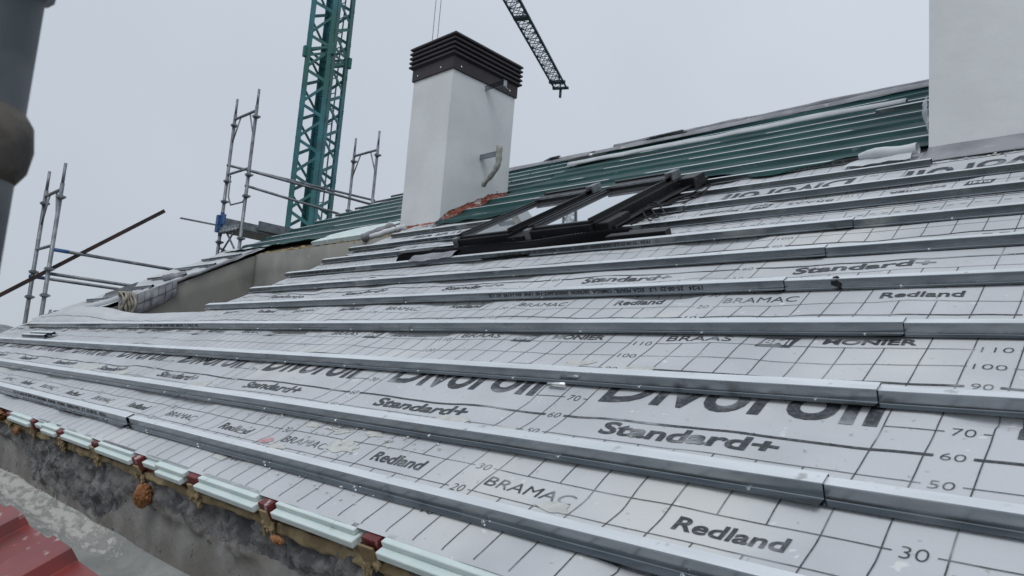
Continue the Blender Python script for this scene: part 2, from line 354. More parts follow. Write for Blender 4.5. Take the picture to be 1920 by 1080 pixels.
def rag1(x, y):
    if x > -4.96 and y > 3.336: return .045 + .045*sstep(3.34, 3.45, y) + .022*N(y*14, 1) + .012*N(y*40, 2) - .05*sstep(3.95, 4.28, y)
    return .02 + .018*N(x*16, 3) + .03*sstep(-5.0, -4.95, x)
ch = shaft('chimney', *C1, 3.44, rag1, B)
tag(ch, 'white plastered chimney with dark louvred cap and two brackets')
core = MB()
def coref(a, b): return None
cv = []
for (x, y) in [(C1[0]+.012, C1[2]+.012), (C1[1]-.012, C1[2]+.012), (C1[1]-.012, C1[3]-.01), (C1[0]+.012, C1[3]-.01)]:
    cv.append((x, y, y*math.tan(TH)-.06))
core.hexa(cv + [(p[0], p[1], p[2]+.35) for p in cv]); 
core.sheet(lambda a, b: (C1[1]-.008+.010*abs(N(a*16, b*3, 1))+.008*N(a*60, b*9, 2), a, a*math.tan(TH)-.02+b*.13+.01*N(a*20, 5)), lin(3.335, 4.245, 190), lin(0, 1, 24))
core.sheet(lambda a, b: (a, C1[2]+.006-.05*(1-b)*abs(N(a*7, 3))-.014*abs(N(a*40, b*6, 2)), C1[2]*math.tan(TH)-.03+b*.07), lin(-5.565, -4.96, 120), lin(0, 1, 12))
co = core.build('brick_base', M['brick'], ch)
skirt = MB(); ex = .018; x0, x1, y0, y1 = C1[0]-ex, C1[1]+ex, C1[2]-ex, C1[3]+ex
skirt.box(x0, x1, y0, y1, 3.43, 3.60)
capo = skirt.build('chimney_cap', M['cap'], ch, bevel=.004)
for k in range(5):
    l = MB(); z = 3.585 + k*.050; o1, o2, o3 = .0, .055, .03
    rings = []
    for (oo, zz) in [(.0, z-.028), (.032, z-.008), (.032, z+.008), (.012, z+.026)]:
        rings.append([(x0-oo, y0-oo, zz), (x1+oo, y0-oo, zz), (x1+oo, y1+oo, zz), (x0-oo, y1+oo, zz)])
    vs = [q for rg in rings for q in rg]; fs = [(3, 2, 1, 0), (12, 13, 14, 15)]
    for a in range(3):
        for b in range(4): fs.append((a*4+b, a*4+(b+1) % 4, (a+1)*4+(b+1) % 4, (a+1)*4+b))
    l.add(vs, fs).build('louvre', M['cap'], capo)
for (x, y) in [(x1+.002, 3.42), (x1+.002, 4.13), (-5.12, y0-.002), (-5.49, y0-.002)]:
    q = MB(); a = (x, y, 3.475); dd = (.006, 0, 0) if x > -4.95 else (0, -.006, 0)
    q.tube([a, (a[0]+dd[0], a[1]+dd[1], a[2])], .008, 8).build('rivet', M['screw'], capo)
# brackets on the right-hand face
def bracket(y, z, L):
    b = MB(); b.box(C1[1]-.005, C1[1]+L, y-.002, y+.002, z-.034, z+.024); b.box(C1[1]-.005, C1[1]+L, y-.002, y+.036, z+.018, z+.022)
    b.box(C1[1]+L-.004, C1[1]+L, y-.002, y+.05, z-.03, z+.03)
    b.bar((C1[1]+L-.02, y+.02, z-.02), (C1[1]+L+.02, y+.06, z-.06), .012, .003)
    return b.build('bracket', M['galv'], ch)
bracket(3.79, 3.385, .27); bracket(3.80, 2.64, .25)
hk = MB(); pts = []
for i in range(15):
    a = i/14; pts.append((C1[1]+.275-.20*sstep(.35, 1, a)-.01*a, 3.80+.02*a, 2.71-.44*a+.05*sstep(.6, 1, a)))
hk.tube(pts, [.034-.010*i/14 + .003*math.sin(i*2.1) for i in range(15)], 10)
hk.build('foam_arm', mat('bent_cream_foam', (.30, .29, .255), .85, col2=(.44, .435, .40), scale=20, bump=.6), ch, smooth=True)

C2 = (-.685, 1.0, 3.205, 4.6)
def rag2(x, y): return .03 + .012*N(x*14, 3) + .008*N(x*44, 6) if y < 3.21 else 0
ch2 = shaft('chimney', *C2, 5.6, rag2, B); tag(ch2, 'broad plain white chimney wall at the right edge')

# ------------------------------------------------------------------ membrane strips with printed grid
def hgt(u, v):
    vr = min(abs(v-(q+.038)) for q in ROWS); f = sstep(.04, .15, vr)
    A = .0078 + .0055*sstep(1.25, 1.6, v)*sstep(-.6, -2.2, u) + .004*sstep(3.35, 3.7, v)
    h = A*(N(u*2.1, v*2.6, 1)*1.25 + .85*N(u*5.0+v*2, v*4.4, 7) + .22*N(u*13, v*11, 4))*(.22+.78*f)
    h -= .0022*abs(N(u*7+v*5, v*6-u*2, 31))*f
    h -= .006*f*(.8+.7*N(u*1.9, v*2, 12))
    h += .0045*N(u*3.1, 4.4)*sstep(.05, -.01, v)
    if v < .09: h = max(h, -.0005) if v > 0 else max(h, -.003)
    for k, q in enumerate(ROWS):                              # pockets where it sags below the lower flange
        dv = v-(q-.004)
        if abs(dv) < .05:
            p = N(u*1.7+k*13.1, k*5.7, 9)
            h -= .014*sstep(.12, .38, p)*math.exp(-(dv/.022)**2)*(1-.85*math.exp(-((u+.4)/.32)**2)*(k == 3))
    return h
def lift(u, v):           # loose tail of the second strip, blown up over the terrace edge
    if u > VG+.25 or v < 1.17: return 0
    return (.050*sstep(1.24, 1.5, v)*sstep(-6.6, -8.0, u)*sstep(-9.5, -8.6, u)*(.75+.35*N(u*1.3, 3)) + .055*sstep(-6.6, -7.8, u)*sstep(-9.72, -9.1, u)*sstep(1.17, 1.26, v))
BASE = .0
GU, GV, HC = .025, .0125, {}
def hlat(i, j):
    q = HC.get((i, j))
    if q is None: q = HC[(i, j)] = hgt(i*GU, j*GV)
    return q
def hq(u, v):                                                   # the sheet's own lattice, so that the print lies exactly on it
    i, j = math.floor(u/GU), math.floor(v/GV); a, b = u/GU-i, v/GV-j
    return (hlat(i, j)*(1-a)+hlat(i+1, j)*a)*(1-b) + (hlat(i, j+1)*(1-a)+hlat(i+1, j+1)*a)*b
def lattice(a, b, st): return [a] + [k*st for k in range(math.ceil(a/st+1e-6), math.floor(b/st-1e-6)+1)] + [b]
def mem(u, v, k, off=0):
    h = hq(u, v) + .0016*k + off + BASE
    if k == 1: h += lift(u, v)
    return RP(u, v, h)

PRINTS = {}
def words(items):
    """print of one 1 m repeat, as (verts, faces, slot, lift) in strip coordinates, cut small enough to follow the sheet"""
    out = []
    for txt, u0, u1, v0, v1, bold, slot, sl in items:
        cu = bpy.data.curves.new('t', 'FONT'); cu.body = txt; cu.size = 1; cu.offset = bold; cu.resolution_u = 4
        ob = bpy.data.objects.new('t', cu); SC.collection.objects.link(ob)
        dg = bpy.context.evaluated_depsgraph_get(); me = bpy.data.meshes.new_from_object(ob.evaluated_get(dg))
        bpy.data.objects.remove(ob); xs = [v.co.x for v in me.vertices]; ys = [v.co.y for v in me.vertices]
        if not xs: continue
        a0, a1, b0, b1 = min(xs), max(xs), min(ys), max(ys)
        bm = bmesh.new(); bm.from_mesh(me)
        for v in bm.verts: v.co = Vector((u0+(v.co.x-a0)/(a1-a0)*(u1-u0), v0+(v.co.y-b0)/(b1-b0)*(v1-v0), 0))
        out.append(cutup(bm) + (slot, .0006 if slot == 2 else 0, sl)); bpy.data.curves.remove(cu)
    return out
def cutup(bm, st=.025):
    xs = [v.co.x for v in bm.verts]; ys = [v.co.y for v in bm.verts]
    for ax, lo, hi in ((0, min(xs), max(xs)), (1, min(ys), max(ys))):
        if ax == 1: st = GV
        k = math.ceil(lo/st+1e-6)
        while k*st < hi-1e-6:
            co = Vector((0, 0, 0)); no = Vector((0, 0, 0)); co[ax] = k*st; no[ax] = 1
            bmesh.ops.bisect_plane(bm, geom=bm.verts[:]+bm.edges[:]+bm.faces[:], dist=1e-6, plane_co=co, plane_no=no); k += 1
    bm.verts.ensure_lookup_table(); bm.verts.index_update()
    r_ = ([(v.co.x, v.co.y) for v in bm.verts], [[w.index for w in f.verts] for f in bm.faces]); bm.free(); return r_
TXT = [('BRAMAC', .06, .328, .231, .269, -.006, 1, 0), ('Redland', .585, .81, .229, .274, .022, 1, 0),
       ('Standard+', .20, .675, .528, .588, .030, 1, 0), ('Divoroll', .09, .838, .692, .865, .022, 1, 0),
       ('BRAAS', .078, .305, 1.118, 1.156, .0, 1, 0), ('BMI', .412, .492, 1.104, 1.142, .02, 2, 0), ('MONIER', .582, .822, 1.118, 1.154, .028, 1, 0)]
for nn, wv in ((10, .1), (20, .2), (30, .3), (50, .5), (60, .6), (70, .7), (90, .9), (100, 1.0), (110, 1.1), (130, 1.3)):
    w = .0215 if nn < 100 else .033
    TXT.append((str(nn), -w, w, wv-.0135, wv+.0135, -.016, 1, 0))
REP = words(TXT)
def strip_prints(mb, k, fmap, urange, vrange, rng):
    """fmap(ul, vl) -> roof (u, v); drawn for local repeats whose mapped points fall inside the strip"""
    def put(vs, fs, slot, off):
        pts = [fmap(a, b) for a, b in vs]
        if all(vrange[0] < p[1] < vrange[1] and urange[0] < p[0] < urange[1] for p in pts):
            if k == 1 and any(p[1] > 1.40 and p[0] < VG+.02 for p in pts): return
            mb.add([mem(p[0], p[1], k, .0016+off) for p in pts], fs, slot)
    def rect(u0, u1, v0, v1, slot=1):
        n = max(1, int(math.ceil((u1-u0)/.025))); m = max(1, int(math.ceil((v1-v0)/.0127)))
        us, vs = lin(u0, u1, n+1), lin(v0, v1, m+1)
        for i in range(n):
            for j in range(m):
                put([(us[i], vs[j]), (us[i+1], vs[j]), (us[i+1], vs[j+1]), (us[i], vs[j+1])], [(0, 1, 2, 3)], slot, 0)
    for K in rng:
        for vs, fs, slot, off, _ in REP: put([(a+K, b) for a, b in vs], fs, slot, off)
        # logo plate, slanting right
        for i in range(8):
            for j in range(5):
                b0, b1 = 1.090+j*.0136, 1.090+(j+1)*.0136; s0, s1 = j*.0024, (j+1)*.0024; a0, a1 = .395+i*.013, .395+(i+1)*.013
                put([(K+a0+s0, b0), (K+a1+s0, b0), (K+a1+s1, b1), (K+a0+s1, b1)], [(0, 1, 2, 3)], 1, -.0003)
        for v, w in ((.1, .0065), (.2, .0022), (.3, .0022), (.5, .0022), (.6, .009), (.9, .009), (1.0, .0022), (1.1, .0022), (1.2, .0022), (1.4, .0085)):
            gp = .034 if v < .99 else .046
            if v in (1.2, 1.4): rect(K-.15, K+.85, v-w/2, v+w/2)
            else: rect(K+gp, K+1-gp, v-w/2, v+w/2)
        rect(K-.15, K-.034, .6987, .7013); rect(K+.034, K+.05, .6987, .7013)
        for i in range(20): rect(K+i*.05+.012, K+i*.05+.037, 1.2975, 1.3025)
        for j in range(10):
            ul = .05+.1*j; seg = [(0.0, 1.5)]
            def cut(a, b):
                new = []
                for s0, s1 in seg:
                    if s0 < a: new.append((s0, min(a, s1)))
                    if s1 > b: new.append((max(b, s0), s1))
                seg[:] = [q for q in new if q[1]-q[0] > .005]
            ins = lambda a, b: a+.02 < ul < b-.02
            if ins(.05, .35) or ins(.55, .85): cut(.2, .3); cut(1.1, 1.2)
            if ins(.35, .55): cut(1.1, 1.2)
            if ins(.05, .85): cut(.5, .9)
            for s0, s1 in seg: rect(K+ul-.0014, K+ul+.0014, s0, s1)
def membrane(label, k, urange, vrange, fmap, rng, skip=None):
    s = MB(); us = lattice(urange[0], urange[1], GU); vs = lattice(vrange[0], vrange[1], GV)
    nu = len(us); s.v = [mem(a, b, k) for b in vs for a in us]
    for j in range(len(vs)-1):
        for i in range(nu-1):
            if skip and skip(us[i], vs[j]): continue
            s.f.append([j*nu+i, j*nu+i+1, (j+1)*nu+i+1, (j+1)*nu+i]); s.m.append(0)
    strip_prints(s, k, fmap, urange, vrange, rng)
    o = s.build('roof_membrane', [M['membrane'], M['ink'], M['membrane']], None, smooth=True)
    return tag(o, label, 'roofing membrane', 'printed roofing membrane strips')
membrane('lowest strip of grey printed membrane, running along the eave above the foam boards', 0, (-9.75, 1.6), (-.014, 1.30), lambda a, b: (a, b), range(-10, 2))
membrane('middle strip of grey printed membrane with upright wording, below the skylights', 1, (-9.75, 1.6), (1.215, 2.70), lambda a, b: (a+.055, b+1.235), range(-11, 2), lambda a, b: a < VG-.02 and b > 1.50)
membrane('topmost strip of grey printed membrane with upside-down wording, in front of the broad chimney', 2, (VG-.02, 1.6), (2.595, 3.93), lambda a, b: (.13-a, 4.015-b), range(-2, 7))
# ------------------------------------------------------------------ battens
ORD = ['lowest', 'second', 'third', 'fourth', 'fifth', 'sixth', 'seventh', 'eighth', 'ninth', 'tenth', 'eleventh']
PROF = [(0, 0), (.0187, 0), (.0201, .0014), (.0232, .0287), (.0250, .0305), (.0515, .0305), (.0545, 0), (.075, 0)]
STAMP_SRC = [('EGA PERFIL  OMEGA  28/30/20  3000/0,60/Z-140  UNE  EN-14195  A1  CE', 0, 1), ]
def stamp_mesh():
    cu = bpy.data.curves.new('t', 'FONT'); cu.body = '19:24   25-08-25  L.3   EGA PERFIL  OMEGA  28/30/20  3000/0,60/Z-140  UNE  EN-14195  A1  CE'; cu.size = 1; cu.resolution_u = 2; cu.offset = .03
    ob = bpy.data.objects.new('t', cu); SC.collection.objects.link(ob)
    dg = bpy.context.evaluated_depsgraph_get(); me = bpy.data.meshes.new_from_object(ob.evaluated_get(dg)); bpy.data.objects.remove(ob)
    xs = [v.co.x for v in me.vertices]; ys = [v.co.y for v in me.vertices]
    a0, a1, b0, b1 = min(xs), max(xs), min(ys), max(ys)
    return [((v.co.x-a0)/(a1-a0), (v.co.y-b0)/(b1-b0)) for v in me.vertices], [list(p.vertices) for p in me.polygons]
STM = stamp_mesh()
screw_me = None
def batten(u0, u1, v, label, over=False, stamp=None, screws=True, h0=.0065, dark_end=False, group='galvanised battens screwed across the roof', tilt=0):
    global screw_me
    b = MB(); n = max(2, int((u1-u0)/.12)); us = lin(u0, u1, n+1); np_ = len(PROF)
    sd_ = random.random()*50; gr = .0048 if over else 0
    rows_o, rows_i = [], []
    for i, u in enumerate(us):
        jt = .0022*N(u*1.3, sd_); jh = .0012*N(u*3, sd_+9); fl = .0035*max(0, N(u*2.5, sd_+3))
        flare = .010*sstep(u1-.18, u1, u) if over else 0
        O, I = [], []
        for k, (pv, ph) in enumerate(PROF):
            a = v + pv + jt + (-gr if k < 5 else gr) + tilt*(u-u0); hh = h0 + ph + gr + jh
            if k == 0: hh += fl + flare*.5; a -= flare
            if k in (2,): a -= .0003
            O.append(RP(u, a, hh)); I.append(RP(u, a + (.0014 if k < 4 else -.0014), hh-.0012))
        rows_o.append(O); rows_i.append(I)
    for R_, flip in ((rows_o, 0), (rows_i, 1)):
        o0 = len(b.v); b.v += [p for rr in R_ for p in rr]
        for i in range(n):
            for k in range(np_-1):
                q = [o0+i*np_+k, o0+(i+1)*np_+k, o0+(i+1)*np_+k+1, o0+i*np_+k+1]
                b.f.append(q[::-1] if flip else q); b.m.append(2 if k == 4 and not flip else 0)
    no = len(rows_o)*np_
    for i in (0, n):
        for k in range(np_-1): b.f.append([i*np_+k, i*np_+k+1, no+i*np_+k+1, no+i*np_+k]); b.m.append(0)
    for k in (0, np_-1):
        for i in range(n): b.f.append([i*np_+k, (i+1)*np_+k, no+(i+1)*np_+k, no+i*np_+k]); b.m.append(0)
    if stamp:                                                  # ink stamped on the lower web, upside down
        s0, s1 = stamp; pts = []
        for (x, y) in STM[0]:
            u = s1 - x*(s1-s0); t_ = .92 - y*.74; i = min(n-1, max(0, int((u-u0)/(u1-u0)*n))); fr = (u-us[i])/(us[i+1]-us[i])
            A = Vector(rows_o[i][2]).lerp(Vector(rows_o[i+1][2]), fr); C_ = Vector(rows_o[i][3]).lerp(Vector(rows_o[i+1][3]), fr)
            p = A.lerp(C_, t_) + Vector((0, -.0007, -.0001)); pts.append(p)
        b.add(pts, STM[1], 1)
    o = b.build('batten', [M['galv'], M['stamp'], M['zinc_lit_top']], None); tag(o, label, 'batten', group)
    if screws:
        u = math.ceil((u0-.17)/.497)*.497 + .17
        while u < u1-.02:
            if u > u0+.02:
                q = MB(); c = Vector(RP(u+.01, v+.011, h0+.0035)); nn = Vector(RP(0, 0, 1))
                q.tube([c-nn*.004, c+nn*.0005, c+nn*.0035], [.0046, .0046, .003], 8); q.build('screw', M['screw'], o)
            u += .497*(1 if v < 1.3 else 2)
    return o
JO = {0: [-3.03], 1: [-6.0, -3.10, -.17], 2: [-5.92, -2.98, -.18], 3: [-8.87, -6.05, -3.06, -.22], 4: [-2.82, -.69], 5: [-3.52, -.67], 6: [-3.44, -.68], 7: [-2.1], 8: [-1.85], 9: [-1.93], 10: [-2.3]}
STAMPS = {(0, 0): (-5.0, -3.3), (3, 2): (-5.75, -4.65), (4, 1): (-2.15, -1.0), (6, 0): (-5.22, -4.45), (6, 1): (-2.77, -1.67), (8, 0): (-4.75, -3.9), (10, 1): (-1.55, -.95), (9, 0): (-2.9, -1.97)}
for ri, v in enumerate(ROWS):
    left = UL+.05 if ri < 3 else (-9.1 if ri == 3 else VG-.03 + .04*math.sin(ri*3)); right = 1.5
    if ri == 9: right = C2[0]+.07
    if ri == 10: right = -.97; 
    if ri == 10: left = -2.35
    cuts = [left] + [j for j in JO[ri] if left < j < right] + [right]
    if ri == 9: left = -5.18; cuts[0] = left
    ns = len(cuts)-1
    for k in range(ns):
        where = {1: ['full'], 2: ['left', 'right'], 3: ['left', 'middle', 'right'], 4: ['farthest left', 'left centre', 'right centre', 'right'], 5: ['farthest left', 'left', 'middle', 'right centre', 'right']}[ns][k]
        a, b_ = cuts[k], cuts[k+1]
        last = k == ns-1
        batten(a - (0 if k == 0 else .07), b_, v + (0.0 if not last else .0), f'galvanised batten, {where} length in the {ORD[ri]} row up from the eave', over=not last, stamp=STAMPS.get((ri, k)), screws=ri < 7)
# battens left lying loose and short ends near the far verge
batten(-9.35, -8.75, .415, 'short loose batten offcut lying just above the second batten row, far left', h0=.036, screws=False, group='loose batten offcuts')
batten(-8.1, -7.35, .93, 'pale batten offcut resting loose between the third and fourth batten rows', h0=.012, screws=False, group='loose batten offcuts')
batten(-8.25, -7.45, .885, 'lower of two batten offcuts lying side by side above the third batten row', h0=.006, screws=False, group='loose batten offcuts')
for k, v in enumerate([1.54, 1.92, 2.30, 2.68, 3.06, 3.44]):
    nm = ['lowest', 'second lowest', 'third lowest', 'third highest', 'second highest', 'highest'][k]
    batten(UL+.05, -8.42+.05*math.sin(k*5), v, f'short batten stub on the far verge beyond the terrace, {nm} of six', screws=False, h0=.02, group='batten stubs beyond the terrace')

# far verge membrane
vm_ = MB(); vm_.sheet(lambda a, b: RP(a, b, .012 + .018*N(a*3, b*2.2, 5) + .01*N(a*8, b*7) + .02*sstep(-9.4, -9.7, a)), frange(-9.68, -8.36, .03), frange(1.35, 4.0, .03))
tag(vm_.build('verge_membrane', M['membrane'], None, smooth=True, solid=.004), 'crumpled grey membrane covering the narrow roof strip beyond the terrace', 'roofing membrane')
# printed flap hanging over the cheek wall
def flapf(a, b):
    v = 1.90 + a*.68; top = Vector(RP(xc+.02, v, .015)); drop = b*(.25 + .02*math.sin(a*3.0) - .06*a + .02*N(a*6, 3))
    return (xc+.035+.03*math.sin(b*2.5)+.012*N(a*5, b*3), top.y, top.z-drop+.004)
fl = MB(); fl.sheet(flapf, lin(0, 1, 60), lin(0, 1, 20))
def flq(a0, a1, b0, b1):
    n = max(1, int((a1-a0)/.03)); m_ = max(1, int((b1-b0)/.06))
    for i in range(n):
        for j in range(m_):
            aa = [a0+(a1-a0)*i/n, a0+(a1-a0)*(i+1)/n]; bb = [b0+(b1-b0)*j/m_, b0+(b1-b0)*(j+1)/m_]
            fl.add([tuple(Vector(flapf(x_, y_))+Vector((.003, 0, 0))) for x_, y_ in ((aa[0], bb[0]), (aa[1], bb[0]), (aa[1], bb[1]), (aa[0], bb[1]))], [(0, 1, 2, 3)], 1)
for a in (.2, .32, .44, .68, .92): flq(a-.004, a+.004, .02, .98)
flq(.80-.008, .80+.008, .02, .98); flq(.1, .98, .48, .515)
for (txt, a0, a1, b0, b1) in (('SU', .03, .12, .15, .9), ('BRAMAC', .53, .585, .12, .92)):
    q = words([(txt, 0, 1, 0, 1, .02 if txt == 'SU' else 0, 1, 0)])[0]
    fl.add([tuple(Vector(flapf(a1-(a1-a0)*y_, b0+(b1-b0)*x_))+Vector((.0035, 0, 0))) for x_, y_ in q[0]], q[1], 1)
tag(fl.build('membrane_flap', [M['plain'], M['ink']], None, smooth=True), 'loose end of printed membrane hanging over the far terrace cheek wall', 'roofing membrane')  # printed side in the darker back colour: shade of the hanging face painted in
# rolled tails of membrane along the cheek wall top
def roll(name, pts, rad, m, label, cat, sq=1, solid=0):
    r_ = MB(); P = [];
    for i in range(len(pts)-1):
        for k in range(8): P.append(Vector(pts[i]).lerp(Vector(pts[i+1]), k/8))
    P.append(Vector(pts[-1]))
    P = [p + Vector((.01*N(i*.4, 1), .012*N(i*.5, 7), .012*N(i*.45, 4))) for i, p in enumerate(P)]
    r_.tube(P, [rad*(1+.35*N(i*.5, 9)) for i in range(len(P))], 12)
    r_.v = [(x, y, z) for x, y, z in r_.v]
    o = r_.build(name, m, None, smooth=True)
    return tag(o, label, cat)
roll('membrane_roll', [RP(-8.42, 3.72, .02), RP(-8.37, 3.0, .005), RP(-8.36, 2.45, .0)], .020, M['plain'], 'slack grey membrane edge rolled along the top of the far cheek wall', 'membrane roll')
roll('membrane_roll', [RP(-8.40, 1.98, .03), RP(-8.6, 1.66, .03), RP(-9.1, 1.42, .03)], .035, M['membrane'], 'rolled grey membrane beside the beige cloth at the low end of the cheek wall', 'membrane roll')
roll('membrane_roll', [RP(-8.45, 2.75, .03), RP(-8.62, 2.55, .06)], .04, M['plain'], 'short puffed roll of dark membrane halfway up the far verge', 'membrane roll')
roll('membrane_roll', [RP(-5.98, 3.62, .0), RP(-5.72, 3.80, .03), RP(-5.60, 3.74, .04)], .045, M['plain'], 'thick grey membrane roll stuffed at the left foot of the louvred chimney', 'membrane roll')
roll('membrane_roll', [RP(-5.62, 3.46, .03), RP(-5.42, 3.62, .04), RP(-5.30, 3.68, .04)], .028, M['pale'], 'thin pale membrane roll with open end in front of the louvred chimney', 'membrane roll')
# cloth bundle
cb = MB()
for k in range(7):
    x = xc+.07+.012*math.sin(k*2.3); y0 = 1.66+.022*k
    P = []
    for i in range(12):
        a = i/11; P.append((x+.05*math.sin(a*3)+.01*math.sin(k+a*5), y0+.02*math.sin(a*4+k)-.03*a*(k-3)*.15, 1.02+.012*math.sin(k*1.7)-.24*a))
    P = [(x-.09, y0+.02, .985), (x-.04, y0, 1.03)] + P
    cb.tube(P, [.014+.004*math.sin(i*1.3+k) for i in range(len(P))], 8)
tag(cb.build('cloth_bundle', M['cloth'], None, smooth=True), 'bundle of beige cloth strips draped over the far terrace wall', 'cloth')
# debris heap at the far lower corner of the verge
hp = MB()
for k in range(12):
    a = Vector(RP(-9.5+.14*k*.6, 1.45+.08*math.sin(k*3), .02)); b_ = a + Vector((random.uniform(-.4, .5), random.uniform(-.1, .25), random.uniform(.0, .09)))
    hp.bar(a, b_, .03, .008)
tag(hp.build('scrap_heap', M['galvd'], None), 'small heap of bent metal and sheet scraps by the left scaffold foot', 'scrap', kind=None)
st_ = MB()
for k in range(7):
    a = RP(-8.55-.02*k, 1.75+.025*k, .035+.012*k); b_ = RP(-8.5-.01*k, 2.12+.02*k, .045+.012*k)
    st_.bar(a, b_, .06, .008)
tag(st_.build('offcut_stack', M['galvd'], None), 'stack of thin metal offcuts lying behind the beige cloth', 'scrap')
rk = MB(); blob(rk, RP(-11.9, 1.35, -.30), .42, 4, .3, 1.5, 3, (1.5, 1, .55))
tag(rk.build('covered_pile', M['galvd'], None, smooth=True), 'dark rounded pile just above the roof edge at far left', 'pile')

# ------------------------------------------------------------------ upper roof: battens under teal film
for ri, v in enumerate(UP_ROWS):
    nm = ['first', 'second', 'third', 'fourth', 'fifth', 'sixth', 'seventh', 'eighth'][ri]
    batten(UL+.1+.1*ri*.2, -5.62, v, f'batten under the teal film left of the louvred chimney, {nm} row from the bottom', screws=False, group='battens under the teal film')
    batten(-4.9 if v < 4.9 else -5.60, C2[0]-.02, v, f'batten under the teal film between the two chimneys, {nm} row from the bottom', screws=False, group='battens under the teal film')
def film(u0, u1, vlo, vhi, seed, label):
    s = MB(); allr = ROWS[-1:] + UP_ROWS
    def f(a, b):
        vb = vlo(a); v = vb + (vhi(a)-vb)*b
        h = .012
        for q in allr:
            d_ = v-q
            if -.05 < d_ < .13:
                h = max(h, .0335 if 0.014 <= d_ <= .060 else (.0335 - .022*sstep(.014, -.02, d_) if d_ < .014 else .0335-.022*sstep(.060, .12, d_)))
        h += .004*N(a*1.1+seed, v*3) + .0035*N(a*4+seed, v*9) + .024*max(0, N(a*.8+seed, v*1.3, 3)-.10)
        h += .03*sstep(vb+.06, vb, v)*max(0, N(a*4, seed)+.2)
        return RP(a, v, h)
    nv = 190
    s.sheet(f, frange(u0, u1, .05), lin(0, 1, nv))
    return tag(s.build('film_sheet', M['teal_net'], None, smooth=True, solid=.0015), label, 'plastic film')
film(-5.58, -4.93, lambda a: 4.97, lambda a: 6.75, 9, 'narrow teal film patch directly behind the louvred chimney')
film(UL-.02, -5.58, lambda a: 3.80 + .05*N(a*2, 1) + .35*sstep(-7.1, -6.4, a) - .30*sstep(-6.0, -5.75, a), lambda a: 6.80+.06*N(a, 3) - 1.9*sstep(-8.6, -9.6, a), 1, 'teal translucent film stretched over battens left of the louvred chimney')
film(-4.93, C2[0]-.005, lambda a: 3.66 + .05*N(a*2, 5) + .34*sstep(-3.9, -3.4, a)*sstep(-1.6, -2.1, a) + .10*sstep(-1.9, -1.2, a), lambda a: 6.80+.06*N(a, 8), 4, 'teal translucent film stretched over battens between the two chimneys')
# pale folded strip and dark roll along the ridge
def ridge_strip(u0, u1, label, seed):
    s = MB(); s.sheet(lambda a, b: RP(a, 6.76 + .05*N(a*.6, seed) + b*(.22 - .05*N(a*.6, seed)), .045 + .03*math.sin(b*3.1) + .015*N(a*1.5, b*3, seed)), frange(u0, u1, .08), lin(0, 1, 14))
    tag(s.build('ridge_membrane', M['plain'], None, smooth=True, solid=.004), label, 'roofing membrane')
ridge_strip(-9.0, -5.2, 'dark membrane strip along the ridge behind the louvred chimney', 2)
ridge_strip(-5.15, C2[0], 'long dark membrane strip along the ridge between the chimneys', 6)
pf = MB(); pf.sheet(lambda a, b: RP(a, 5.95 + .11*(a+4.9)*-.35 + .10*N(a*.8, 2) + b*.09, .055 + .035*math.sin(b*3.14) + .008*N(a*3, b)), frange(-4.95, -1.3, .06), lin(0, 1, 8))
tag(pf.build('sheet_fold', M['pale'], None, smooth=True, solid=.003), 'pale shiny fold of sheeting lying across the teal film near the ridge', 'plastic sheet')
rr_ = MB(); P = [RP(a, 6.93 + .02*N(a, 4), .065 + .02*N(a*1.2, 1)) for a in frange(-4.9, C2[0]+.02, .12)]
rr_.tube(P, [.032 + .012*N(i*.35, 2) for i in range(len(P))], 12)
tag(rr_.build('ridge_roll', M['plain'], None, smooth=True), 'dark grey membrane roll lying along the ridge up to the broad chimney', 'membrane roll')
wr = MB()
for k in range(4):
    a = Vector(RP(-1.0+.05*k, 6.9, .10)); wr.tube([a, a+Vector((.03*k, .0, .12)), a+Vector((.12+.03*k, .02, .05)), a+Vector((.25, -.05, -.06-.03*k))], .010, 6)
tag(wr.build('rope_scrap', M['pale'], None, smooth=True), 'frayed pale rope end on the ridge beside the broad chimney', 'rope')
for k, (a, w, label) in enumerate([(-4.1, .9, 'loose metal strips piled on the ridge right of the louvred chimney'), (-5.95, .35, 'bent metal scrap on the ridge just left of the louvred chimney')]):
    s = MB()
    for i in range(5):
        p = Vector(RP(a-w/2+.06*i, 6.90-.02*i, .05+.012*i)); s.bar(p, p+Vector((w*(.9-.1*i), .01, .01*math.sin(i*2))), .04, .01)
    tag(s.build('metal_scrap', M['galvd'], None), label, 'scrap', 'metal scrap on the ridge')
for k, (u, v, w, label) in enumerate([(-1.42, 5.42, .5, 'dark-ended galvanised offcut lying on the teal film near the broad chimney')]):
    s = MB(); s.rbox(u, u+w, v, v+.07, .05, .085); s.rbox(u+w, u+w+.02, v, v+.07, .045, .10, 1)
    tag(s.build('metal_offcut', [M['galv'], M['black']], None), label, 'scrap')

# mint boards left uncovered above the terrace wall, and in the film's shadow
def board(pts, label, h0=-.02, h1=.03):
    s = MB(); s.hexa([RP(a, b, h0) for a, b in pts] + [RP(a, b, h1) for a, b in pts])
    return tag(s.build('insulation_board', M['xps'], None, bevel=.003), label, 'insulation board', 'mint boards above the terrace wall')
board([(-7.05, 3.66), (-6.72, 3.66), (-6.72, 4.12), (-7.05, 3.95)], 'narrow leftmost mint board above the terrace back wall')
board([(-6.70, 3.66), (-6.36, 3.66), (-6.36, 4.2), (-6.70, 4.12)], 'middle mint board above the terrace back wall, showing a notch')
board([(-6.345, 3.66), (-5.86, 3.66), (-5.86, 4.3), (-6.345, 4.2)], 'widest mint board above the terrace back wall, beside the grey roll')
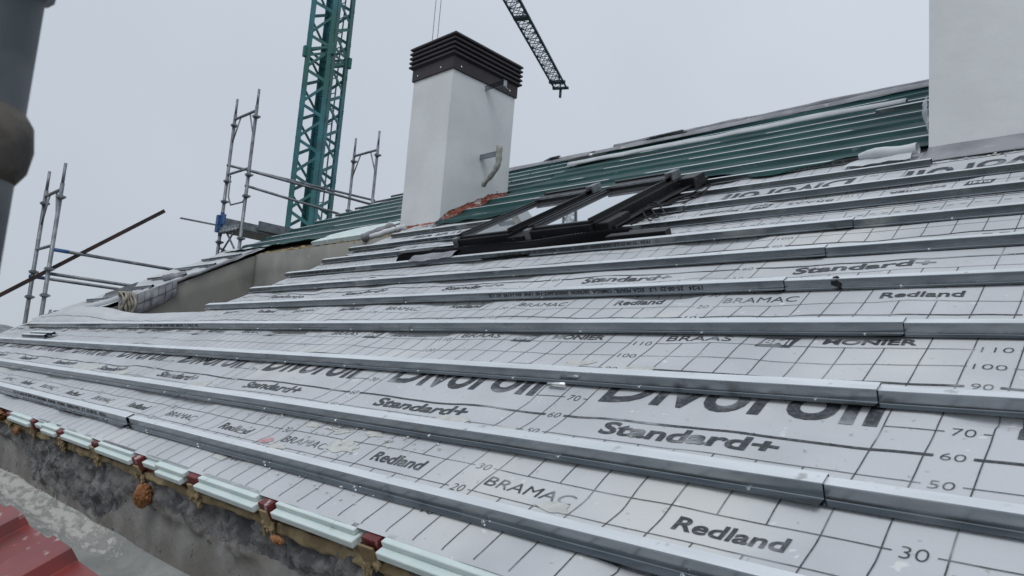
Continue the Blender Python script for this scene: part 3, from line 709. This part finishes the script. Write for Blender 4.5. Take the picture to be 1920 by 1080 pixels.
# ------------------------------------------------------------------ eave boards
rs = sorted(RAFT)
names = ['far left end board, smallest in view', 'second board from the left end', 'third board from the left end', 'fourth board from the left end', 'the one with a stepped break', 'next right of the stepped one', 'second right of the stepped one', 'nearest full board at the bottom', 'board half cut by the bottom edge', 'last board below the frame']
ks = 0
for i in range(len(rs)-1):
    a, b_ = rs[i]+.038+random.uniform(-.004, .012), rs[i+1]-.040-random.uniform(-.004, .022)
    if a < -5.0 or a > .2: continue
    s = MB(); j = random.uniform(-.004, .004)
    if abs(rs[i]-(-2.571)) < .02 or abs(rs[i]+4.062) < .02:     # stepped break
        mid = a + (b_-a)*.38
        s.rbox(a, mid, -.012, .06, -.016, -.003); s.rbox(mid, b_, -.036, .06, -.020, -.003)
        s.rbox(a+.01, mid, -.034, .06, -.038, -.0165); s.rbox(mid+.02, b_-.01, -.052, .06, -.040, -.0205)
    else:
        s.rbox(a, b_-.01, -.027+j, .06, -.019, -.003); s.rbox(a-.004, b_, -.048+j, .06, -.040, -.0195)
    tag(s.build('insulation_board', M['xps'], None, bevel=.0035), 'mint foam board under the eave membrane: ' + names[min(ks, 9)], 'insulation board', 'mint foam boards along the eave'); ks += 1
# orange foam blobs
for k, (x, z, rr, sc, lab) in enumerate([(-2.47, -.145, .033, (1.05, .8, 1.15), 'walnut-like orange foam blob hanging below the eave at the fifth gap'), (-1.50, -.108, .012, (2.6, .7, .8), 'orange-brown foam lump under the eave right of the walnut-like blob'), (-4.9, -.055, .05, (3.0, .8, .6), 'large orange foam smear at the far left eave'), (-4.35, -.10, .02, (1.8, .7, .9), 'small orange foam drip at the left eave')]):
    s = MB(); bm = bmesh.new(); bmesh.ops.create_icosphere(bm, subdivisions=4, radius=1); vs = []
    for v in bm.verts:
        p = v.co; kk = .82 + .75*min(.5, abs(noise.noise(p*3.1+Vector((k*9, 1, 2))))*2) + .20*noise.noise(p*7+Vector((k, 4, 2)))
        vs.append((x+p.x*rr*kk*sc[0], -.018+p.y*rr*kk*sc[1], z+p.z*rr*kk*sc[2]))
    s.add(vs, [[w.index for w in f.verts] for f in bm.faces]); bm.free()
    tag(s.build('foam_blob', M['orange'], None, smooth=True), lab, 'foam', 'orange foam blobs under the eave')

# ------------------------------------------------------------------ red lower roof panels
def red_panel():
    s = MB(); o0 = (-.275, -.292)                              # top edge (y, z)
    def pt(x, w, h): return (x, o0[0]-w*CT-h*ST, o0[1]-w*ST+h*CT)
    prof = []
    x = -6.9
    ribs = [-5.83, -5.22, -4.62, -4.02, -3.43, -2.83, -2.24, -1.65]
    pr = [(-7.5, 0)]
    for q in ribs: pr += [(q-.22, 0), (q-.208, .044), (q-.012, .044), (q, .0)]
    pr += [(-.9, 0)]
    n = len(pr)
    for w in (0, .9):
        for (xx, hh) in pr: s.v.append(pt(xx, w, hh))
    for (xx, hh) in pr: s.v.append(pt(xx, 0, -.035))
    for (xx, hh) in pr: s.v.append(pt(xx, .9, -.035))
    for i in range(n-1):
        s.f += [[i, i+1, n+i+1, n+i], [2*n+i, 2*n+i+1, i+1, i], [3*n+i, 3*n+i+1, 2*n+i+1, 2*n+i]]; s.m += [0]*3
    return s
rp_ = red_panel()
tag(rp_.build('roof_panel', M['redpanel'], None, bevel=.002), 'dark red ribbed metal roof panel below the gutter at the bottom left corner', 'roof panel')

# ------------------------------------------------------------------ skylights
def skylight(u0, u1, v0, v1, label, side=True):
    t = thing('skylight', label, 'skylight', RP((u0+u1)/2, v0, 0), 'black framed skylights')
    H = .115; w = .054
    f = MB(); f.rbox(u0, u1, v0, v0+w, .03, H-.012); f.rbox(u0, u1, v1-w, v1, .03, H-.005)
    f.rbox(u0, u0+w*.85, v0+w, v1-w, .03, H-.006); f.rbox(u1-w*.85, u1, v0+w, v1-w, .03, H-.006)
    f.build('frame', M['black'], t, bevel=.004)
    s = MB(); a, b, c, e = u0+.022, u1-.022, v0+.03, v1-.05; q = .026
    s.rbox(a, b, c, c+q, H-.0115, H+.004); s.rbox(a, a+q, c+q, e, H-.0055, H+.012); s.rbox(b-q, b, c+q, e, H-.0055, H+.012)
    s.rbox(a-.012, a-.002, c, e, H-.0055, H+.020); s.rbox(b+.002, b+.012, c, e, H-.0055, H+.020)
    s.build('sash', mat('grey_black_sash', (.05, .052, .056), .3, .6), t, bevel=.002)
    g = MB(); g.rbox(a+q, b-q, c+q, e-.02, H-.014, H-.004); g.build('pane', M['glass'], t)
    hd = MB(); hd.rbox(u0+.01, u1-.01, v1-.16, v1-.02, H-.012, H+.030); hd.rbox(u0+.005, u1-.005, v1-.03, v1+.02, H-.02, H+.042)
    hd.build('head_casing', M['black'], t, bevel=.005)
    bl = MB(); bl.rbox(u0+.014, u1-.014, v1-.165, v1-.150, H+.020, H+.034); bl.build('edge_trim', M['galvd'], t)
    cl = MB(); cl.rbox(u1-.055, u1+.004, v1-.09, v1+.03, H-.01, H+.050); cl.build('corner_cover', M['galvd'], t, bevel=.004)
    cl = MB(); cl.rbox(u0-.004, u0+.04, v0-.01, v0+.05, .03, H+.004); cl.build('corner_cover', M['galvd'], t, bevel=.004)
    return t
sa = skylight(-3.37, -2.85, 2.52, 3.60, 'left one of two black framed skylights, with grey reflection in its pane')
sb = skylight(-2.70, -2.19, 2.52, 3.62, 'right one of two black framed skylights, pane reflecting white sky and a lattice')
def para(u, v, h): return RP(u, v, h)
fl2 = MB()                                                     # side flashing of the right skylight
fl2.rbox(-2.185, -2.165, 2.55, 3.72, .01, .105); fl2.rbox(-2.165, -2.07, 2.62, 3.78, .035, .050); fl2.rbox(-2.09, -2.07, 2.60, 3.80, .015, .058)
fl2.build('side_flashing', M['black'], sb, bevel=.003)
fl3 = MB(); fl3.rbox(-2.185, -2.09, 2.56, 2.80, .02, .095); fl3.build('flashing_box', M['black'], sb, bevel=.006)
fl3 = MB(); fl3.rbox(-2.185, -2.05, 3.56, 3.72, .03, .105); fl3.build('flashing_box', M['black'], sb, bevel=.006)
fl4 = MB(); fl4.rbox(-2.84, -2.71, 2.50, 3.62, .02, .085); fl4.build('joint_flashing', M['black'], sa, bevel=.003)
# pleated apron hanging from both
ap = MB()
def apf(a, b):
    u = -3.92 + a*2.02; edge = 2.33 + .05*math.sin(a*7+1) + .02*math.sin(a*17) + .09*sstep(.75, 1, a) + .02*sstep(.2, 0, a)
    v = 2.515 + (edge-2.515)*b
    h = .050 - .018*b + .020*math.sin(b*3.1)*(.6+.6*math.sin(a*9)) - .02*sstep(.55, 1, b)
    return RP(u, v, max(h, .014))
ap.sheet(apf, lin(0, 1, 260), lin(0, 1, 18)); ap.build('pleated_apron', M['rubber'], sa, smooth=True, solid=.004)
ws = MB(); Pp = []
for i in range(180):
    a = i/179; Pp.append(Vector(apf(a, .12 + .09*math.sin(a*11))) + Vector(RP(0, 0, .005)))
for i in range(0, 179): 
    if i % 2 == 0: ws.tube([Pp[i], Pp[i+1]], .002, 5)
ws.build('apron_stitching', M['galv'], sa)
fn = MB(); fn.rbox(-3.95, -3.56, 2.46, 2.56, .044, .050); fn.rbox(-3.95, -3.56, 2.455, 2.55, .055, .060); fn.rbox(-3.94, -3.56, 2.45, 2.54, .066, .071); fn.rbox(-3.95, -3.58, 2.46, 2.55, .034, .039)
fn.build('folded_flashing', M['black'], sa)
un = MB(); un.sheet(lambda a, b: RP(-3.62+a*.42, 2.27+b*.14+.03*a, .045+.022*math.sin(b*3.1)+.008*N(a*4, b*3)), lin(0, 1, 24), lin(0, 1, 8))
un.build('underlay_tail', M['plain'], sa, smooth=True)
bb = MB(); bb.rbox(-2.0, -1.62, 2.38, 2.44, .012, .055); tag(bb.build('metal_offcut', [M['black']], None, bevel=.003), 'dark open-ended profile offcut at the right end of the skylight apron', 'scrap')
wires = MB()
for k in range(3):
    P = [RP(-1.98+.02*k+.13*math.sin(i*.9+k), 2.62+.10*i+.03*math.sin(i*2+k*2), .05+.02*math.sin(i*1.7+k)) for i in range(9)]
    wires.tube(P, .0045, 6)
tag(wires.build('loose_cable', M['black'], None, smooth=True), 'tangle of thin dark cables beside the right skylight', 'cable')

# ------------------------------------------------------------------ upstand and mortar crumbs at the broad chimney
up = MB(); up.sheet(lambda a, b: RP(a, 3.47 + b*.21 + .01*N(a*3, 5) - .03*sstep(.2, 0, b)*N(a*2, 1), .012+.035*b*b + .006*N(a*4, b*4)), frange(C2[0]+.0, 1.5, .03), lin(0, 1, 10))
tag(up.build('upstand_membrane', M['plain'], None, smooth=True, solid=.003), 'plain grey membrane upstand along the foot of the broad white chimney', 'roofing membrane')
ro = MB(); P = [RP(-1.05+.045*i, 3.70-.004*i, .05+.006*math.sin(i)) for i in range(8)]
n = 14; rings = []
ro.tube(P, [.016, .025, .032, .036, .036, .034, .032, .032], 14, cap=False)
ro.sheet(lambda a, b: RP(-1.12+a*.36, 3.60+b*.13, .016+.05*math.sin(b*1.6)*a+.01*N(a*5, b*4)), lin(0, 1, 14), lin(0, 1, 8))
tag(ro.build('membrane_roll', M['pale'], None, smooth=True), 'pale dusty membrane rolled into an open tube at the left foot of the broad chimney', 'membrane roll')
fs_ = MB(); fs_.sheet(lambda a, b: (C2[0]-.012-.05*a*math.sin(b*2)+.012*N(a*4, b*5), 3.23+a*.10+.02*N(b*4, 2), 1.93+b*.20), lin(0, 1, 10), lin(0, 1, 12))
tag(fs_.build('film_scrap', M['pale'], None, smooth=True, solid=.002), 'crumpled pale film standing against the left corner of the broad chimney', 'plastic sheet')
def crumbs(label, spots, seed):
    s = MB(); R = random.Random(seed)
    for (u0, u1, v0, v1, n, r0, r1) in spots:
        for i in range(n):
            u, v = R.uniform(u0, u1), R.uniform(v0, v1); rad = R.uniform(r0, r1)*R.random()**.5
            blob(s, RP(u, v, hgt(u, v)+rad*.4+.004), rad, i+seed, .6, 2, 1, (1.3, 1.1, .6))
    return tag(s.build('mortar_crumbs', M['crumb'], None), label, 'debris', kind='stuff')
crumbs('white mortar crumbs strewn along the foot of the broad chimney', [(C2[0], 1.2, 3.60, 3.68, 260, .004, .020), (C2[0], .5, 3.42, 3.6, 60, .003, .012), (-.7, .4, 3.1, 3.4, 50, .002, .008)], 3)
crumbs('grey and white grit scattered over the membrane', [(-4.5, .6, .45, .75, 90, .001, .004), (-2.4, -1.2, .16, .42, 90, .0015, .007), (-2.3, -1.2, .33, .37, 70, .0015, .006), (-2.2, -1.0, .43, .50, 50, .001, .005), (-2.0, -1.2, .05, .10, 40, .0015, .006), (-2.6, .6, .8, 2.2, 90, .001, .004), (-5.6, -4.2, .15, .3, 14, .004, .011), (-5.2, -4.8, 3.4, 3.75, 50, .004, .014), (-4.95, -4.2, 3.45, 3.7, 30, .003, .01)], 8)
# sticky mortar smears on the near strip
sm = MB()
for (u, v, rr, sd_) in [(-2.0, .455, .06, 51), (-1.75, .47, .05, 52), (-1.45, .46, .055, 53), (-1.55, .355, .03, 54), (-1.9, .345, .025, 55), (-2.1, .085, .03, 56), (-.25, .46, .03, 57), (-.55, .46, .045, 58), (-.9, .885, .05, 59), (-.3, .875, .03, 60), (-3.2, .50, .07, 61), (-5.0, .52, .12, 62), (-4.3, .50, .08, 63), (-.70, .212, .030, 1), (-1.62, .27, .055, 2), (-1.72, .34, .03, 5), (-1.35, .50, .05, 8), (-1.1, .487, .03, 11), (-.35, .475, .02, 21), (-1.9, .20, .03, 31), (-1.15, .93, .04, 41)]:
    pts = []
    for i in range(26):
        a = i/26*2*math.pi; q = rr*(1+.55*N(math.cos(a)*1.7+sd_, math.sin(a)*1.7, sd_)); pts.append((u+q*1.5*math.cos(a), v+q*math.sin(a)*.62))
    cen = len(sm.v); sm.v.append(mem(u, v, 0, .004)); sm.v += [mem(a, b, 0, .0018) for a, b in pts]
    for i in range(26): sm.f.append([cen, cen+1+i, cen+1+(i+1) % 26]); sm.m.append(0)
tag(sm.build('mortar_smear', mat('dried_mortar', (.50, .50, .48), .9, col2=(.60, .60, .57), scale=30, bump=.6, bscale=80), None, smooth=True), 'dried pale mortar smears on the lowest membrane strip', 'debris', kind='stuff')
pk = MB(); 
c = (-2.02, .222); pts = [(c[0]+.04*math.cos(i/20*6.283)*(1+.4*N(i*.7, 1)), c[1]+.022*math.sin(i/20*6.283)*(1+.4*N(i*.7, 4))) for i in range(20)]
pk.v.append(mem(*c, 0, .0015)); pk.v += [mem(a, b, 0, .0014) for a, b in pts]
for i in range(20): pk.f.append([0, 1+i, 1+(i+1) % 20]); pk.m.append(0)
pm = mat('pink_marker', (.55, .25, .27), .8, col2=(.48, .44, .47), scale=30, lo=.35, hi=.62)
tag(pk.build('spray_mark', pm, None), 'small pink spray mark on the lowest membrane strip', 'paint mark')
dp = MB(); blob(dp, RP(-.515, 1.568, .026), .020, 3, .7, 2, 2, (1.1, .5, .9))
tag(dp.build('tape_scrap', M['black'], None), 'torn black scrap stuck on the fifth batten row', 'scrap')
fo = MB(); fo.tube([RP(-1.13, .905-.16, .012), RP(-1.06, .902-.16, .015)], .008, 8); tag(fo.build('foil_scrap', M['screw'], None, smooth=True), 'tiny silver scrap under the third batten row', 'scrap')

# ------------------------------------------------------------------ scaffold frames beyond the gable
XN, XF = -9.95, -10.67
def coupler(m, x, y, z, ax=(0, 1, 0)): m.tube([(x, y, z-.022), (x, y, z+.022)], .042, 10); m.box(x-.02, x+.06, y-.05, y+.05, z-.012, z+.012)
def frame(y, ztop, label, zb=-2, blue=False, lower=()):
    t = thing('scaffold', label, 'scaffold', (XN, y, zb), 'scaffold frames beyond the gable')
    for x in (XN, XF):
        s = MB(); s.tube([(x, y, zb), (x, y, ztop-.26)], .0255, 12); s.tube([(x, y, ztop-.27), (x, y, ztop)], .019, 12); s.build('standard', M['scaf'], t, smooth=True)
    s = MB(); zt = ztop-.34; s.tube([(XN, y, zt), (XF, y, zt)], .022, 10); s.build('top_bar', M['scaf'], t, smooth=True)
    for sg, x in ((-1, XN), (1, XF)):
        s = MB(); s.tube([(x, y, zt-.42), (x+sg*.20, y, zt-.02)], .012, 8); s.build('gusset', M['scaf'], t, smooth=True)
    for x in (XN, XF):
        for z in (zt-.10, zt-1.02, zt-1.35, zt-2.0): s = MB(); coupler(s, x, y, z); s.build('coupler', M['scaf'], t)
    for zz in lower:
        s = MB(); s.tube([(XN, y, zz), (XF, y, zz)], .020, 10); s.build('cross_bar', M['scaf'], t, smooth=True)
    return t
fa = frame(1.32, 2.68, 'leftmost scaffold frame above the low end of the far verge', -2, lower=(1.62,))
fb_ = frame(3.70, 4.52, 'middle and tallest scaffold frame, standing beside the blue-ended platform', -2, lower=(3.27,))
fc = frame(5.96, 4.56, 'scaffold frame right of the crane mast, partly behind the teal film', -2)
s = MB(); s.tube([(XN+.0, 3.72, 3.2), (XN-.03, 3.72, 2.86), (XN-.12, 3.72, 2.76), (XF+.2, 3.72, 2.76), (XF+.08, 3.72, 2.9), (XF+.06, 3.72, 3.25)], .013, 8)
s.build('stirrup', M['scaf'], fb_, smooth=True)
for (y, za, zt_) in ((3.70, 2.1, 2.38),):
    s = MB(); s.tube([(XF, y, 1.9), (XN-.2, y, 2.34)], .015, 8); s.tube([(XN, y, 1.9), (XF+.2, y, 2.34)], .015, 8); s.tube([(XF, y, 2.1), (XF+.05, y+1.2, 1.7)], .018, 8); s.build('brace', M['scaf'], fb_, smooth=True)
RAILS = [(XN, 1.40, 1.57, 3.7, 1.55, 'upper guard rail from the leftmost scaffold frame, blue at its end', 1), (XN, 1.40, 1.265, 3.7, 1.24, 'middle guard rail from the leftmost scaffold frame', 0), (XF, 1.35, 1.26, 3.7, 1.23, 'lowest guard rail from the leftmost scaffold frame, on its far side', 1),
         (XN, 3.72, 3.23, 6.1, 3.23, 'upper near guard rail passing in front of the crane mast', 0), (XN, 3.72, 2.99, 6.1, 2.89, 'lower near guard rail passing in front of the crane mast', 0), (XF, 3.72, 3.42, 6.5, 3.52, 'far guard rail starting at the top of the stirrup on the middle frame', 0)]
for (x, y0, z0, y1, z1, lab, bl) in RAILS:
    s = MB(); s.tube([(x, y0-.05, z0), (x, y1, z1)], .0215, 12)
    if bl: s.tube([(x, y0-.07, z0), (x, y0+.10, z0+(z1-z0)*.04)], .024, 12, 1)
    tag(s.build('guard_rail', [M['scaf'], M['blue']], None, smooth=True), lab, 'guard rail', 'scaffold guard rails')
pt_ = thing('scaffold_platform', 'grey scaffold deck with blue end fittings beside the middle frame', 'scaffold platform', (XN, 3.7, 2.35))
s = MB(); s.box(XF+.03, XN-.02, 3.66, 5.6, 2.33, 2.40); s.build('deck', M['galvd'], pt_)
s = MB(); s.box(XF-.01, XF+.02, 3.68, 5.6, 2.42, 2.58); s.build('toe_board', M['scaf'], pt_)
s = MB(); s.box(XN+.005, XN+.03, 3.95, 5.5, 2.36, 2.50); s.build('toe_board', M['scaf'], pt_)
s = MB(); s.box(XF-.03, XF+.05, 3.62, 3.68, 2.33, 2.60); s.box(XF+.04, XF+.2, 3.655, 3.675, 2.45, 2.60); s.tube([(XF, 3.70, 2.28), (XF, 3.70, 2.66)], .031, 10); s.build('end_fitting', M['blue'], pt_)
s = MB()
for k in range(6): blob(s, (XF+.12+.1*k, 3.66, 2.32), .035, k, .1, 1, 2)
s.build('hook', M['scaf'], pt_, smooth=True)
s = MB(); s.bar((XF+.25, 3.30, 2.46), (XF-.30, 2.70, 2.50), .05, .018) if False else s.bar((-10.75, 3.10, 2.445), (-10.60, 4.35, 2.44), .05, .02)
tag(s.build('metal_profile', M['galv'], None), 'thin galvanised profile sticking out left of the scaffold platform', 'profile')
s = MB(); s.bar((-9.70, 2.49, 2.30), (-10.25, .70, .76), .045, .045)
tag(s.build('steel_bar', M['rust'], None), 'long rusty brown steel bar leaning across the leftmost scaffold frame', 'steel bar')
# bare shrub behind the verge
tw = MB(); R = random.Random(5)
def twig(p, d_, L, rr, lv):
    q = p + d_*L; tw.tube([p, p.lerp(q, .5)+Vector((R.gauss(0, .02), R.gauss(0, .02), 0))*L*3, q], [rr, rr*.8, rr*.5], 5)
    if lv:
        for k in range(3): twig(p.lerp(q, R.uniform(.35, 1)), (d_+Vector((R.gauss(0, .4), R.gauss(0, .4), R.gauss(.1, .15)))).normalized(), L*.6, rr*.55, lv-1)
for k in range(5): twig(Vector((-17+R.gauss(0, .5), 1.9+R.gauss(0, .9), .1)), Vector((R.gauss(0, .2), R.gauss(0, .2), 1)).normalized(), .55, .012, 2)
tw.tube([(-17, 1.9, -13), (-17, 1.9, .2)], .12, 8)
tag(tw.build('bare_tree', M['twig'], None), 'leafless twigs of a tree showing beside the leftmost scaffold foot', 'tree')

# ------------------------------------------------------------------ crane
MX, MY = -17.03, 8.83
cr = thing('tower_crane', 'teal lattice tower crane whose mast rises behind the scaffold, left of the louvred chimney', 'crane', (MX, MY, -13))
jd = Vector((-11.5, 23.1, 0)).normalized(); js = Vector((jd.y, -jd.x, 0)); HJ = 19.2; S = .43
def leg_xy(a, b): return Vector((MX, MY, 0)) + jd*(a*S) + js*(b*S)
corners = [(-1, -1), (1, -1), (1, 1), (-1, 1)]
for (a, b) in corners:
    s = MB(); c = leg_xy(a, b); t_ = .014; w = .165
    for (d1, d2) in ((jd*-a, js*-b), (js*-b, jd*-a)):
        p0 = c; p1 = c + d1*w; nn = d2*t_
        s.hexa([Vector((q.x, q.y, -13)) for q in (p0, p1, p1+nn, p0+nn)] + [Vector((q.x, q.y, HJ)) for q in (p0, p1, p1+nn, p0+nn)])
    s.build('mast_leg', M['crane'], cr)
for i in range(4):
    A, Bq = leg_xy(*corners[i]), leg_xy(*corners[(i+1) % 4]); s = MB(); z = -2.0; k = 0
    inn = (Vector((MX, MY, 0)) - (A+Bq)/2).normalized()*.02
    A, Bq = A+inn, Bq+inn
    while z < HJ-.5:
        a0, b0 = (A, Bq) if k % 2 == 0 else (Bq, A)
        s.bar((a0.x, a0.y, z), (b0.x, b0.y, z+.5), .085, .02, up=inn.normalized()); z += .5; k += 1
    for zz in (8.88, 9.06, 2.95, 15.0):
        s.bar((A.x, A.y, zz), (Bq.x, Bq.y, zz), .02, .07)
    s.build('mast_bracing', M['crane'], cr)
for (a, b) in corners:
    c = leg_xy(a*1.02, b*1.02)
    for zz in (3.0, 8.97, 15.0): s = MB(); s.box(c.x-.055, c.x+.055, c.y-.055, c.y+.055, zz-.16, zz+.16); s.build('mast_joint', M['crane'], cr, bevel=.02)
s = MB()
for k in range(40): s.bar((MX-.15, MY+.25, -1+k*.45), (MX+.15, MY+.28, -1+k*.45), .02, .02)
s.bar((MX-.15, MY+.25, -2), (MX-.15, MY+.25, HJ-1), .03, .03); s.bar((MX+.15, MY+.28, -2), (MX+.15, MY+.28, HJ-1), .03, .03)
s.build('ladder', M['crane'], cr)
# jib, triangular lattice
LJ = 26.0; O = Vector((MX, MY, HJ)); jw, jh = .40, .62
def jp(t_, a, b): return O + jd*t_ + js*(a*jw) + Vector((0, 0, b*jh))
s = MB()
for a in (-1, 1): s.bar(jp(-8, a, 0), jp(LJ, a, 0), .09, .09)
s.bar(jp(0, 0, 1), jp(LJ-.6, 0, 1), .085, .085)
s.bar(jp(LJ-.6, 0, 1), jp(LJ, 0, 0), .07, .07)
s.build('jib_chord', M['jib'], cr)
s = MB(); t_ = 0; k = 0; stp = .55
while t_ < LJ-.5:
    for a in (-1, 1):
        s.bar(jp(t_, a, 0), jp(t_+stp/2, 0, 1), .03, .03); s.bar(jp(t_+stp/2, 0, 1), jp(t_+stp, a, 0), .03, .03)
    s.bar(jp(t_, -1 if k % 2 else 1, 0), jp(t_+stp, 1 if k % 2 else -1, 0), .03, .03); s.bar(jp(t_, -1, 0), jp(t_, 1, 0), .035, .035)
    t_ += stp; k += 1
s.build('jib_bracing', M['jib'], cr)
s = MB()
for tt in (LJ-9.2,): s.hexa([jp(tt, -1.1, -.12), jp(tt, 1.1, -.12), jp(tt+.35, 1.1, -.12), jp(tt+.35, -1.1, -.12), jp(tt, -1.1, .1), jp(tt, 1.1, .1), jp(tt+.35, 1.1, .1), jp(tt+.35, -1.1, .1)])
s.build('jib_plate', M['jib'], cr); s = MB()
for tt in (LJ-1.1, LJ-.15): s.hexa([jp(tt, -1.3, -.1), jp(tt, 1.3, -.1), jp(tt+.2, 1.3, -.1), jp(tt+.2, -1.3, -.1), jp(tt, -1.3, .1), jp(tt, 1.3, .1), jp(tt+.2, 1.3, .1), jp(tt+.2, -1.3, .1)])
s.build('jib_plate', M['jib'], cr)
s = MB(); q = jp(LJ, 0, -.1); s.bar(q, q-Vector((0, 0, .55)), .12, .12); s.build('jib_end_pulley', M['jib'], cr)
s = MB(); s.hexa([jp(-8, -1.5, -1.5), jp(-8, 1.5, -1.5), jp(-6, 1.5, -1.5), jp(-6, -1.5, -1.5), jp(-8, -1.5, 0), jp(-8, 1.5, 0), jp(-6, 1.5, 0), jp(-6, -1.5, 0)]); s.build('counterweight', M['mortar'], cr)
s = MB(); top = O+Vector((0, 0, 4)); s.bar(O, top, .35, .35); s.bar(top, jp(LJ*.6, 0, 1), .03, .03); s.bar(top, jp(-7.5, 0, 0), .03, .03); s.build('tower_head', M['crane'], cr)
TT = 6.8
for dt in (-.22, .22):
    s = MB(); q = jp(TT+dt*1.0, 0, -.1); s.tube([q, (q.x, q.y, 4.0)], .011, 6); s.build('hoist_rope', M['black'], cr)
s = MB(); q = jp(TT, 0, 0); s.box(q.x-.4, q.x+.4, q.y-.4, q.y+.4, q.z-.25, q.z); s.build('trolley', M['jib'], cr)
s = MB(); s.tube([(q.x, q.y, 4.3), (q.x, q.y, 3.7)], .2, 12); s.tube([(q.x, q.y, 3.7), (q.x, q.y, 3.3), (q.x+.12, q.y, 3.2), (q.x+.18, q.y, 3.35)], .04, 8); s.build('hook_block', M['jib'], cr)

# ------------------------------------------------------------------ near scaffold post, out of focus
np_ = thing('scaffold_post', 'out-of-focus steel scaffold post with a clamp at the left edge of the picture, very near', 'scaffold', (-.365, -.99, -2))
s = MB(); px, py = -.346, -.987
s.tube([(px, py, -2), (px, py, 1.6)], .030, 32); s.build('tube', mat('dark_steel_tube', (.06, .075, .085), .6, .4, col2=(.12, .13, .14), scale=9, bump=.1), np_, smooth=True)
s = MB(); s.tube([(px, py, .492), (px, py, .505), (px, py, .523), (px, py, .542), (px, py, .554)], [.029, .037, .0395, .037, .029], 32); s.box(px-.02, px+.02, py-.05, py+.03, .508, .538)
s.build('clamp', mat('dirty_clamp', (.055, .05, .048), .7, .3, col2=(.13, .115, .10), scale=20, bump=.5), np_, smooth=True)
s = MB(); s.tube([(px, py, .655), (px, py, .70)], .037, 20); s.build('collar', M['scaf'], np_, smooth=True)
